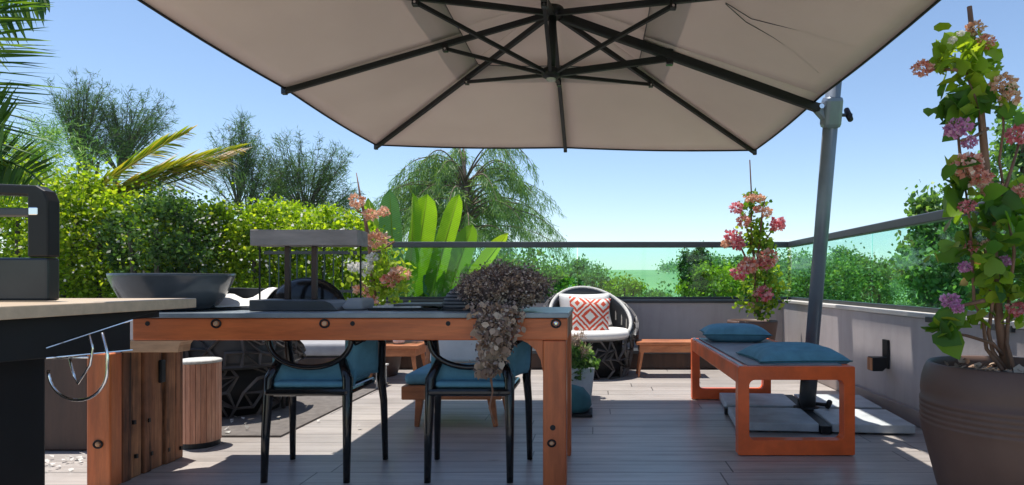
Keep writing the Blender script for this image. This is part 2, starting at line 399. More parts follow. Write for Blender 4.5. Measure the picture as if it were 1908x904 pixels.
def pillow(mb, w, h, t, n_=18, pinch=.09, pleat=0):
    """centred, lying in the XZ plane, thickness along Y"""
    vs_ = []; fs = []
    for side in (1, -1):
        for i in range(n_+1):
            for j in range(n_+1):
                u = -1+2*i/n_; v = -1+2*j/n_
                th = max(0, (1-u**4)*(1-v**4))**.6
                px_ = u*(1-pinch*(1-abs(u))*0 - pinch*(1-v*v)*abs(u)); pz = v*(1-pinch*(1-u*u)*abs(v))
                vs_.append((px_*w/2, side*(th*t/2+pleat*sin(v*16)*th**2*(1-.5*abs(u))), pz*h/2))
        o = 0 if side == 1 else (n_+1)**2
        for i in range(n_):
            for j in range(n_):
                a = o+i*(n_+1)+j; fs.append((a, a+1, a+n_+2, a+n_+1))
    mb.add(vs_, fs); return mb

def piping(w, h, n_=18, pinch=.09):
    out = []
    def pt(u, v): return ((u*(1-pinch*(1-v*v)*abs(u)))*w/2, 0, (v*(1-pinch*(1-u*u)*abs(v)))*h/2)
    for i in range(n_): out.append(pt(-1+2*i/n_, -1))
    for i in range(n_): out.append(pt(1, -1+2*i/n_))
    for i in range(n_): out.append(pt(1-2*i/n_, 1))
    for i in range(n_): out.append(pt(-1, 1-2*i/n_))
    return MB().tube(out, .0035, 6, True)

def xform(mb, loc, rot):
    mm = Matrix.Translation(loc) @ Euler(rot).to_matrix().to_4x4()
    mb.v = [tuple(mm @ Vector(q)) for q in mb.v]; return mb

def dup(root, loc, rz=0, label=None, sc=1):
    r = root.copy(); col.objects.link(r); r.location = loc; r.rotation_euler = (0,0,rz); r.scale = (sc,)*3
    if label: r['label'] = label
    for ch in list(root.children):
        c = ch.copy(); col.objects.link(c); c.parent = r; c.matrix_parent_inverse = ch.matrix_parent_inverse.copy()
        for g in list(ch.children):
            d = g.copy(); col.objects.link(d); d.parent = c; d.matrix_parent_inverse = g.matrix_parent_inverse.copy()
    return r

def arc(c, r, a0, a1, n_, plane='xz'):
    out = []
    for i in range(n_+1):
        a = a0+(a1-a0)*i/n_
        if plane == 'xz': out.append(Vector(c)+Vector((r*cos(a), 0, r*sin(a))))
        else: out.append(Vector(c)+Vector((r*cos(a), r*sin(a), 0)))
    return out

def bez(p0, p1, p2, n_=12):
    p0, p1, p2 = Vector(p0), Vector(p1), Vector(p2)
    return [p0*(1-t)**2+p1*2*t*(1-t)+p2*t*t for t in [i/n_ for i in range(n_+1)]]

# ------------------------------------------------------------------ the setting
WX = 2.02; WY = 6.95          # inner faces of the two parapets
# terrain: sheet from the garden below out over a rising field to the horizon
ys = [-60, -10, 5, 15, 40, 90, 150, 230, 330, 450, 650, 1200, 3000, 6000]
def gz(x, y):
    base = -3.2
    if y > 60: base += 15.3*(1-math.exp(-((y-60)/260)**1.5)) if y > 60 else 0
    return base + .6*sin(x*.013+y*.01)*(min(1, max(0, (y-60)/200)))
mb = MB(); xs = [-4000,-2000,-900,-400,-200,-100,-40,0,40,100,200,400,900,2000,4000]
vs_ = [(x, y, gz(x, y)) for y in ys for x in xs]; nx = len(xs)
mb.add(vs_, [(j*nx+i, j*nx+i+1, (j+1)*nx+i+1, (j+1)*nx+i) for j in range(len(ys)-1) for i in range(nx-1)])
tag(mb.build('ground', M['field'], smooth=True), kind='structure')
mb = MB().box(-7, WX, -3, WY, -.25, 0); tag(mb.build('terrace_floor', M['deck']), kind='structure')

# parapets
t = thing('parapet_wall', 'low mauve plastered parapet wall along the back of the terrace', 'wall', (0, WY, 0))
MB().box(-7, WX+.2, WY, WY+.2, -3.3, .67).build('wall', M['plaster'], t)
MB().box(-7, WX+.18, WY-.012, WY+.22, .672, .70).build('coping', M['char'], t, bevel=.004)
t = thing('parapet_wall', 'low mauve plastered parapet wall with lamp running along the right side', 'wall', (WX, 3, 0))
MB().box(WX, WX+.2, -3, WY-.002, -3.3, .672).build('wall', M['plaster'], t)
MB().box(WX-.014, WX+.21, -3, WY-.014, .675, .705).build('coping', M['cap'], t, bevel=.005)
MB().box(WX-.032, WX-.002, -3, WY-.004, .004, .10).build('skirting_board', M['skirting'], t, bevel=.004)
for y in (3.1, 3.75):
    MB().box(WX-.022, WX+.05, y, y+.16, .655, .688).build('cover_plate', M['char'], t, bevel=.003)

# glass balustrades with rail
def balustrade(name, lab, a, b_, joints, along):
    t = thing(name, lab, 'balustrade', ((a[0]+b_[0])/2, (a[1]+b_[1])/2, .7))
    if along == 'x':
        MB().box(a[0], b_[0], a[1]-.02, a[1]+.03, .703, .735).build('base_channel', M['char'], t)
        MB().box(a[0], b_[0]+.04, a[1]-.035, a[1]+.035, 1.272, 1.335).build('handrail', M['greyrail'], t, bevel=.008)
    else:
        MB().box(a[0]-.02, a[0]+.03, a[1], b_[1]-.03, .709, .735).build('base_channel', M['char'], t)
        MB().box(a[0]-.035, a[0]+.035, a[1], b_[1]-.04, 1.272, 1.335).build('handrail', M['greyrail'], t, bevel=.008)
    for i in range(len(joints)-1):
        p, q = joints[i]+.006, joints[i+1]-.006
        if along == 'x': MB().box(p, q, a[1], a[1]+.012, .72, 1.275).build('glass_pane', M['glass'], t)
        else: MB().box(a[0], a[0]+.012, p, q, .72, 1.275).build('glass_pane', M['glass'], t)
balustrade('glass_balustrade', 'sea-green glass balustrade with grey handrail on the back parapet', (-2.28, WY+.08), (WX+.1, WY+.08), [-2.28, -.2, 2.1], 'x')
balustrade('glass_balustrade', 'glass balustrade with thick grey handrail along the right parapet wall', (WX+.1, -2), (WX+.1, WY+.08), [-2, .9, 2.95, 4.95, WY+.06], 'y')

# green picket fence left of the glass
t = thing('picket_fence', 'dark green slim bar fence in front of the hedge, left of the glass', 'fence', (-3.2, WY+.1, .7))
MB().box(-3.62, -2.3, WY+.08, WY+.12, 1.2, 1.235).build('top_rail', M['char'], t)
MB().box(-3.62, -2.3, WY+.08, WY+.12, .78, .81).build('bottom_rail', M['char'], t)
mb = MB()
for i in range(13): mb.tube([(-3.57+i*.1, WY+.1, .7), (-3.57+i*.1, WY+.1, 1.25)], .008, 6)
tag(mb.build('bars', M['fencegreen'], t))

# a low timber plinth along the foot of the back wall
t = thing('timber_step', 'low brown timber step along the foot of the back wall', 'step', (0, WY-.2, 0))
MB().box(-4.5, 1.25, WY-.34, WY-.004, .004, .16).build('riser', M['brownbox'], t, bevel=.004)
MB().box(-4.52, 1.27, WY-.36, WY-.003, .162, .195).build('tread', M['greyrail'], t, bevel=.004)

# ------------------------------------------------------------------ parasol
UC = Vector((-.24, 3.6, 0)); HALF = 1.5; ZE = 1.955; ZC = 2.43
def edge_z(x): return ZE - .014*(x-UC.x)
tips = []
for sx, sy in ((-1,-1),(0,-1),(1,-1),(1,0),(1,1),(0,1),(-1,1),(-1,0)):
    x = UC.x+sx*HALF; y = UC.y+sy*HALF; tips.append(Vector((x, y, edge_z(x))))
crown = Vector((UC.x, UC.y, ZC))
t = thing('cantilever_parasol', 'large square taupe cantilever parasol with dark ribs and leaning grey mast', 'parasol', (1.41, 4.3, 0))
def cloth(f0, f1, dz, sag, N=10, K=10):
    mb = MB()
    for k in range(8):
        a, b_ = tips[k], tips[(k+1) % 8]; vs_ = []; fs = []
        for i in range(N+1):
            f = f0+(f1-f0)*i/N
            for j in range(K+1):
                s_ = j/K; p = crown.lerp(a.lerp(b_, s_), f)
                p.z += dz - sag*f*sin(pi*s_)*(1 if f < .97 else .6); vs_.append(p)
        for i in range(N):
            for j in range(K): q = i*(K+1)+j; fs.append((q, q+1, q+K+2, q+K+1))
        mb.add(vs_, fs)
    return mb
cn = cloth(.34, 1.0, .012, .022).build('canopy', M['cloth'], t, True)
so_ = cn.modifiers.new('thick', 'SOLIDIFY'); so_.thickness = .0015
vc = cloth(.0, .455, .05, .012).build('vent_cap', M['cloth'], t, True)
so_ = vc.modifiers.new('thick', 'SOLIDIFY'); so_.thickness = .0015
MB().tube([q+Vector((0,0,.006)) for q in sum([[tips[k].lerp(tips[(k+1)%8], j/6)-Vector((0,0,.013*sin(pi*j/6))) for j in range(6)] for k in range(8)], [])], .006, 6, True).build('hem', M['black'], t)
hemi = sum([[crown.lerp(tips[k].lerp(tips[(k+1)%8], j/4), .34)+Vector((0,0,.01-.007*sin(pi*j/4))) for j in range(4)] for k in range(8)], [])
MB().tube(hemi, .003, 5, True).build('vent_seam', M['char'], t)
hub = Vector((UC.x-.01, UC.y, 2.065))
for k, tp in enumerate(tips):
    a = crown+Vector((0,0,-.03)); d = (tp-a).normalized()
    w = .026 if k % 2 else .024
    if k == 3: continue
    rb = MB().beam(a+d*.05, tp+Vector((0,0,-.012)), w, .03).build('rib', M['black'], t, bevel=.003)
    MB().box(tp.x-.014, tp.x+.014, tp.y-.014, tp.y+.014, tp.z-.03, tp.z+.01).build('rib_tip', M['blackgloss'], rb, bevel=.003)
    if k == 3: continue
    q = a.lerp(tp, .40)+Vector((0,0,-.028))
    st = MB().beam(hub+Vector((d.x*.05, d.y*.05, 0)), q, .018, .02).build('strut', M['black'], t, bevel=.002)
    MB().beam(q+Vector((0,0,-.018)), q+Vector((0,0,.03)), .03, .03, (0,1,0)).build('strut_bracket', M['blackgloss'], st, bevel=.003)
    MB().tube([q+Vector((0,-.02,-.006)), q+Vector((0,.02,-.006))], .006, 8).build('bolt', M['chrome'], st)
MB().tube([crown-Vector((0,0,.0)), hub], .023, 14).build('centre_post', M['black'], t, True)
MB().lathe([(.03,-.03),(.05,-.02),(.055,.0),(.05,.02),(.03,.03)], hub, 16).build('hub', M['black'], t, True)
MB().lathe([(.06,-.03),(.075,-.01),(.06,.02)], crown-Vector((0,0,.02)), 16).build('crown_hub', M['black'], t, True)
MB().lathe([(.026,-.012),(.026,.0)], hub-Vector((0,0,.03)), 16).build('end_cap', M['rope'], t)
# mast
A = Vector((1.41, 4.3, .075)); B = Vector((1.372, 3.75, 1.88)); dm = (B-A).normalized(); TOP = A+dm*2.3
mast = MB().tube([A, TOP], .038, 20, squash=1.15).build('mast', M['pole'], t, True)
MB().tube([TOP, TOP+dm*.05], .05, 16).build('mast_cap', M['black'], mast, True)
MB().tube([A-dm*.02, A+dm*.22], .054, 16).build('mast_sleeve', M['char'], t, True)
# slider, arm, knob
MB().beam(B-dm*.085, B+dm*.095, .105, .11, (0,1,0)).build('slider', M['pole'], t, bevel=.025)
MB().prism([(1.24,1.93),(1.33,1.94),(1.38,1.96),(1.38,1.84),(1.33,1.83)], 'y', 3.72, 3.78).build('slider_lug', M['pole'], t, bevel=.008)
arm = MB().beam(crown+Vector((.05,.0,-.05)), Vector((1.30, 3.74, 1.905)), .042, .05).build('arm', M['black'], t, bevel=.006)
MB().tube([(1.3,3.70,1.91),(1.3,3.8,1.91)], .014, 10).build('pivot_bolt', M['chrome'], arm)
MB().tube([(1.1,3.70,2.0),(1.1,3.76,2.0)], .008, 8).build('bolt', M['chrome'], arm)
st = MB().beam(hub+Vector((.05,0,0)), Vector((.42,3.66,2.17)), .026, .036).build('strut', M['black'], t, bevel=.003)
MB().beam(Vector((.42,3.66,2.13)), Vector((.42,3.66,2.22)), .04, .04, (0,1,0)).build('strut_bracket', M['blackgloss'], st, bevel=.004)
k_ = MB().tube([B+Vector((.04,0,-.01)), B+Vector((.12,0,-.01))], .01, 10).build('clamp_screw', M['char'], t)
MB().tube([B+Vector((.1,-.03,-.045)), B+Vector((.1,.0,-.01)), B+Vector((.1,.03,.03))], [.016,.02,.016], 10).build('clamp_knob', M['black'], k_, True)
# little toggle hooked on the edge and two slack cords under the cloth
e1 = P(1613, 80, 3.06)
MB().tube([e1, e1+Vector((.05,0,.01))], .006, 6).tube([e1+Vector((.045,0,-.012)), e1+Vector((.05,0,.025))], .01, 8).build('edge_toggle', M['char'], t)
def under(x, y):   # height of the cloth above a plan point
    f = max(abs(x-UC.x), abs(y-UC.y))/HALF; return ZC+(ZE-ZC)*f - .012
def cordpt(px, py):
    D = 3.0
    for _ in range(30):
        q = P(px, py, D); z = under(q.x, q.y); D = D*.5+.5*(z-EYE)*F/(CY-py)
    q = P(px, py, D); q.z -= .008; return q
for pl in ([(1352,2),(1400,32),(1440,42),(1510,58),(1560,72),(1592,80)], [(1352,4),(1390,38),(1440,66),(1480,92),(1525,132)]):
    MB().tube([cordpt(*p) for p in pl], .0022, 5).build('cord', M['char'], t)

# base tiles
bc = Vector((1.40, 4.31, 0))
t2 = thing('parasol_base', 'parasol foot of four grey slabs on a black cross frame', 'parasol base', tuple(bc))
mr = Euler((0,0,R(-5))).to_matrix()
def bp(x, y, z): return bc+mr @ Vector((x, y, z))
MB().box(bc.x-.53, bc.x+.53, bc.y-.03, bc.y+.03, .005, .05, R(-5)).box(bc.x-.03, bc.x+.03, bc.y-.53, bc.y+.53, .005, .0505, R(-5)).build('cross_frame', M['black'], t2)
for sx in (-1, 1):
    for sy in (-1, 1):
        c = bp(sx*.275, sy*.275, 0)
        MB().box(c.x-.238, c.x+.238, c.y-.238, c.y+.238, .012, .062, R(-5)).build('slab', M['tile'], t2, bevel=.006)
MB().lathe([(.085,0),(.085,.012),(.06,.02),(.058,.06)], (1.41,4.31,.052), 20).build('socket', M['black'], t2, True)
MB().tube([(1.46,4.27,.09),(1.53,4.23,.09)], .012, 8).tube([(1.53,4.25,.075),(1.53,4.21,.115)], .018, 8).build('socket_screw', M['black'], t2, True)

# ------------------------------------------------------------------ orange bench
bx0, bx1, by0, by1, bz = .735, 1.338, 3.32, 4.98, .463
t = thing('bench', 'long orange frame bench with grey slate seat and open square ends', 'bench', ((bx0+bx1)/2, (by0+by1)/2, 0))
def frame_end(y, d=.07):
    mb = MB(); w = .058; h = .07; r = .03
    # outer rounded rectangle minus inner one, built as a strip
    def rr(x0, x1, z0, z1, r, n_=5):
        out = []
        for cx, cz, a in ((x1-r, z1-r, 0), (x0+r, z1-r, 90), (x0+r, z0+r, 180), (x1-r, z0+r, 270)):
            for i in range(n_+1): aa = R(a+90*i/n_); out.append((cx+r*cos(aa), cz+r*sin(aa)))
        return out
    o_ = rr(bx0, bx1, .004, bz, .008); i_ = rr(bx0+w, bx1-w, h+.012, bz-h, r); N = len(o_)
    vs_ = [(x, y, z) for x, z in o_]+[(x, y, z) for x, z in i_]+[(x, y+d, z) for x, z in o_]+[(x, y+d, z) for x, z in i_]
    fs = []
    for k in range(N):
        j = (k+1) % N
        fs += [(k, j, N+j, N+k), (2*N+k, 3*N+k, 3*N+j, 2*N+j), (k, 2*N+k, 2*N+j, j), (N+k, N+j, 3*N+j, 3*N+k)]
    return mb.add(vs_, fs)
for y in (by0, by1-.07): frame_end(y).build('end_frame', M['orange'], t, bevel=.004)
for x in (bx0, bx1-.05): MB().box(x, x+.05, by0+.068, by1-.068, bz-.09, bz-.001).build('side_rail', M['orange'], t, bevel=.004)
mb = MB()
MB().box(bx0+.055, bx1-.055, by0+.03, by1-.03, bz-.03, bz+.006).build('seat_slab', M['slatetop'], t, bevel=.004)
MB().box(bx0+.012, bx0+.03, by0+.02, by1-.02, bz-.003, bz+.004).build('edge_strip', M['tile'], t)
# cushions
cu = xform(pillow(MB(), .5, .44, .145, 40, pleat=.006), P(1474, 661, 3.62)+Vector((0,0,-.012)), (R(90), 0, R(4))).build('cushion', M['blue'], None, True)
xform(piping(.5, .44), P(1474, 661, 3.62)+Vector((0,0,-.012)), (R(90), 0, R(4))).build('piping', M['teal'], cu, True)
tag(cu, 'blue square cushion with pleats on the near end of the orange bench', 'cushion')
cu = xform(pillow(MB(), .48, .42, .13, 22), P(1368, 620, 4.72), (R(90), 0, R(-6))).build('cushion', M['blue'], None, True)
xform(piping(.48, .42), P(1368, 620, 4.72), (R(90), 0, R(-6))).build('piping', M['teal'], cu, True)
tag(cu, 'blue cushion on the far end of the orange bench', 'cushion')

# ------------------------------------------------------------------ big timber table
tx0, tx1, ty0, ty1, tz = -2.215, -.122, 2.80, 3.42, .757
t = thing('dining_table', 'heavy orange timber table with bolted beams and grey top', 'table', ((tx0+tx1)/2, (ty0+ty1)/2, 0))
MB().box(tx0+.2, tx1+.004, ty0-.012, ty1+.01, tz-.014, tz+.008).build('tabletop', M['tabletop'], t, bevel=.003)
ap = MB().box(tx0+.2, tx1-.001, ty0, ty0+.07, tz-.112, tz-.016).build('apron_beam', M['tablewood'], t, bevel=.005)
MB().box(tx0+.2, tx1-.001, ty1-.07, ty1, tz-.112, tz-.016).build('apron_beam', M['tablewood'], t, bevel=.005)
MB().box(tx1-.075, tx1-.002, ty0+.071, ty1-.071, tz-.11, tz-.017).build('end_beam', M['weatherl'], t, bevel=.004)
lg = MB().box(tx1-.108, tx1-.006, ty0+.003, ty0+.10, 0, tz-.113).build('leg', M['tablewoodv'], t, bevel=.006)
MB().box(tx1-.108, tx1-.006, ty1-.10, ty1-.003, 0, tz-.113).build('leg', M['tablewoodv'], t, bevel=.006)
brc = [(tx1-.109, tz-.113), (tx1-.109, tz-.25), (tx1-.118, tz-.2), (tx1-.14, tz-.155), (tx1-.175, tz-.125), (tx1-.2, tz-.113)]
MB().prism(brc, 'y', ty0+.01, ty0+.07).build('corner_brace', M['tablewoodv'], t)
# left support: orange beam and a wall of weathered planks going back
l2 = MB().box(tx0, tx0+.105, ty0, ty0+.07, 0, tz-.17).build('leg', M['tablewoodv'], t, bevel=.006)
MB().prism([(tx0+.19, tz-.113),(tx0+.5-.06, tz-.113),(tx0+.41, tz-.12),(tx0+.4, tz-.135),(tx0+.395, tz-.165),(tx0+.15, tz-.165)], 'y', ty0+.004, ty0+.09).build('corner_brace', M['tan'], t, bevel=.003)
seg = [0, .062, .14, .20, .29, .37, .44]
for i in range(6):
    a, b_ = seg[i], seg[i+1]; off = (0, .010, .003, .012, .001, .008)[i]
    MB().box(tx0+.004, tx0+.106-off, ty0+.074+a, ty0+.066+b_, 0, tz-.168-.004*(i % 3)).build('plank', M[('weather','weatherl','weather','weather','weatherl','weather')[i]], t, bevel=.006)
# bolts, rings and holes in the front beam
def bolt(x, z, y, par, ring=True, r=.017):
    if ring:
        b0 = MB().tube([Vector((x, y-.002, z))+Vector((r*cos(a)*1.15, 0, r*sin(a))) for a in [2*pi*i/16 for i in range(16)]], .0042, 6, True).build('washer', M['black'], par)
        MB().lathe([(.0,0)]+[(r*.62*cos(a), .008*sin(a)) for a in [0, .5, 1, 1.5]], (0,0,0), 12, cap0=False)
        mb = MB().tube([(x, y+.002, z), (x, y-.006, z), (x, y-.009, z)], [r*.66, r*.6, r*.3], 12); mb.build('bolt_head', M['chrome'] if ring == 2 else M['tan'], par)
    else:
        MB().tube([(x, y+.001, z), (x, y-.0015, z)], r*.62, 12).build('bolt_hole', M['black'], par)
for px, ring in ((275,0),(403,1),(605,1),(657,0),(835,0),(1036,2)):
    p = P(px, 603, ty0); bolt(p.x, p.z, ty0, ap, ring)
p = P(1030, 797, ty0+.003); bolt(p.x, p.z, ty0+.003, lg, 0, .02)
p = P(1028, 826, ty0+.003); bolt(p.x, p.z, ty0+.003, lg, 1, .014)
p = P(183, 828, ty0); bolt(p.x, p.z, ty0, l2, 1, .016)
for px, py in ((248,787),(275,783),(312,838),(252,850),(280,845),(335,835)):
    xf = tx0+.097; D = -xf*F/(CX-px); p = P(px, py, D); MB().box(xf-.006, xf+.011, p.y-.006, p.y+.006, p.z-.009, p.z+.009).build('nail_hole', M['black'], t)
xf = tx0+.1; D = -xf*F/(CX-302); p = P(302, 690, D); MB().box(xf-.02, xf+.008, D-.018, D+.018, p.z-.06, p.z+.05).build('mortise', M['black'], t, bevel=.006)

# ------------------------------------------------------------------ dining armchairs (built once at the origin, then copied)
def make_chair():
    t = thing('armchair', '', 'chair')
    zs = .42
    # legs: near pair narrow, far pair wide
    for s in (-1, 1):
        MB().tube([(s*.185,0,0), (s*.183,.01,.22), (s*.178,.03,zs+.04), (s*.14,.06,zs+.13)], [.015,.019,.024,.018], 10).build('leg', M['blackgloss'], t, True)
        MB().tube([(s*.235,.38,0), (s*.23,.37,.3), (s*.222,.35,zs), (s*.235,.33,.6), (s*.225,.3,.63)], [.014,.018,.021,.019,.016], 10).build('leg', M['blackgloss'], t, True)
        MB().tube([(s*.235,.33,.61), (s*.23,.2,.632), (s*.215,.1,.63), (s*.2,.06,.62)], .014, 8).build('armrest', M['blackgloss'], t, True)
    # U shaped rim, hanging low in the middle
    rim = [Vector((.19*sin(a), .045, .655-.145*max(0, cos(a))**.8)) for a in [R(-90+180*i/24) for i in range(25)]]
    MB().tube(rim, .013, 8).build('back_rim', M['blackgloss'], t, True)
    # shell below the rim: from the rim down to the seat
    mb = MB(); vs_ = []; fs = []; N = 24; K = 5
    for i in range(N+1):
        r = rim[i]
        bot = Vector((r.x*1.0, .06, zs+.005))
        for j in range(K+1):
            q = r.lerp(bot, j/K); q.y += .035*sin(pi*j/K); vs_.append(q)
    for i in range(N):
        for j in range(K):
            q = i*(K+1)+j; fs.append((q, q+1, q+K+2, q+K+1))
    sh = mb.add(vs_, fs).build('back_shell', M['blue'], t, True); s2 = sh.modifiers.new('t', 'SOLIDIFY'); s2.thickness = .012
    MB().box(-.19, .19, .0, .37, zs-.035, zs).build('seat_frame', M['blackgloss'], t, bevel=.012)
    MB().box(-.155, .17, .015, .36, zs+.001, zs+.03).build('seat_pad', M['blue'], t, True, bevel=.014)
    xform(pillow(MB(), .2, .24, .07, 12), (.2, .15, zs+.14), (R(8), R(-8), R(62))).build('side_cushion', M['blue'], t, True)
    return t
ch = make_chair()
c2 = dup(ch, ((872-CX)*2.87/F, 2.885, 0), 0, 'black armchair with blue pad under the table, behind the dried flowers')
ch.location = ((566-CX)*2.87/F, 2.885, 0); ch['label'] = 'black armchair with blue pad under the middle of the timber table'
for o in (ch, c2): o['group'] = 'armchairs tucked under the timber table'

# ------------------------------------------------------------------ lounge chair with wooden frame behind the second armchair
L0 = P(838, 800, 3.93); lx, ly = L0.x, 4.0
t = thing('lounge_chair', 'low wooden lounge chair with pale blue seat pad behind the table', 'lounge chair', (lx, ly, 0))
for x, y, dx in ((-.2,.0,-.02),(.24,.0,.03),(-.24,.5,-.03),(.24,.5,.03)):
    MB().beam((lx+x, ly+y, .19), (lx+x+dx, ly+y, .0), .05, .04, (0,1,0), .028, .026).build('leg', M['fwood'], t, bevel=.005)
MB().box(lx-.31, lx+.31, ly-.03, ly+.55, .17, .255).build('seat_frame', M['fwood'], t, bevel=.008)
for i in range(16):
    pass
MB().box(lx-.3, lx+.3, ly-.01, ly+.53, .257, .33).build('seat_pad', M['blue'], t, True, bevel=.03)
MB().beam((lx-.0, ly+.55, .33), (lx-.0, ly+.66, .66), .56, .06, (0,1,0)).build('back_pad', M['whitefab'], t, True, bevel=.02)
for s in (-1, 1):
    MB().beam((lx+s*.3, ly+.52, .2), (lx+s*.3, ly+.68, .68), .03, .04, (0,1,0)).build('back_post', M['fwood'], t, bevel=.005)

# wooden side table with white vase, far behind
def side_table(cx, cy, w, d, h, name, label, legs=.035):
    t = thing(name, label, 'side table', (cx, cy, 0))
    MB().box(cx-w/2, cx+w/2, cy-d/2, cy+d/2, h-.03, h).build('tabletop', M['fwood'], t, bevel=.006)
    MB().box(cx-w/2+.03, cx+w/2-.03, cy-d/2+.02, cy+d/2-.02, h-.1, h-.032).build('apron', M['fwood'], t, bevel=.004)
    for sx in (-1, 1):
        for sy in (-1, 1):
            MB().beam((cx+sx*(w/2-.06), cy+sy*(d/2-.05), h-.08), (cx+sx*(w/2-.02), cy+sy*(d/2-.02), 0), legs, legs, (0,1,0), legs*.6, legs*.6).build('leg', M['fwood'], t, bevel=.004)
    return t
side_table((734-CX)*5.75/F, 5.9, .46, .4, .335, 'side_table', 'small wooden side table with splayed legs and white pot on it')
q = Vector(((740-CX)*5.8/F, 5.85, .337))
t = thing('teapot', 'small white lidded pot on the wooden side table', 'teapot', tuple(q))
MB().lathe([(.03,0),(.05,.015),(.055,.04),(.04,.065),(.02,.072)], q, 20).build('body', M['whitefab'], t, True)
MB().lathe([(.022,.073),(.018,.082),(.006,.086),(.01,.096),(.004,.102)], q, 14).build('lid', M['whitefab'], t, True)
# wire stand left of it
q = P(690, 715, 5.6)
t = thing('wire_stand', 'thin pale metal wire stand beside the wooden side table', 'stand', (q.x, 5.5, 0))
for sx in (-.16, .13):
    for sy in (-.12, .12): MB().tube([(q.x+sx, 5.5+sy, 0), (q.x+sx, 5.5+sy, .17)], .007, 6).build('leg', M['rope'], t)
MB().box(q.x-.18, q.x+.15, 5.36, 5.64, .17, .185).build('shelf', M['rope'], t, bevel=.003)
side_table((1246-CX)*6.1/F, 6.18, .62, .3, .335, 'low_table', 'low reddish wooden bench table by the back wall, right of the round chair', .03)

# ------------------------------------------------------------------ barrel stool
bq = Vector(((372-CX)*3.55/F, 3.55, 0))
t = thing('barrel_stool', 'round stool of reddish wooden staves with pale top', 'stool', tuple(bq))
mb = MB(); r_ = .105
for i in range(26):
    a0 = 2*pi*i/26+.012; a1 = 2*pi*(i+1)/26-.012
    dz = .0; prof = []
    vs_ = []
    for z in (.03, .455):
        for rr_, aa in ((r_, a0), (r_, a1), (r_-.014, a1), (r_-.014, a0)): vs_.append(bq+Vector((rr_*cos(aa), rr_*sin(aa), z)))
    mb.add(vs_, [(3,2,1,0),(4,5,6,7),(0,1,5,4),(1,2,6,5),(2,3,7,6),(3,0,4,7)])
mb.build('staves', M['barrel'], t)
MB().lathe([(r_-.012,.0),(r_-.012,.46)], bq, 32).build('drum', M['brownbox'], t)
MB().lathe([(r_+.003,.457),(r_+.003,.47),(r_-.003,.474)], bq, 36).build('top', M['rope'], t, True)
MB().lathe([(r_-.004,.0),(r_-.004,.029)], bq, 32).build('foot_ring', M['black'], t)

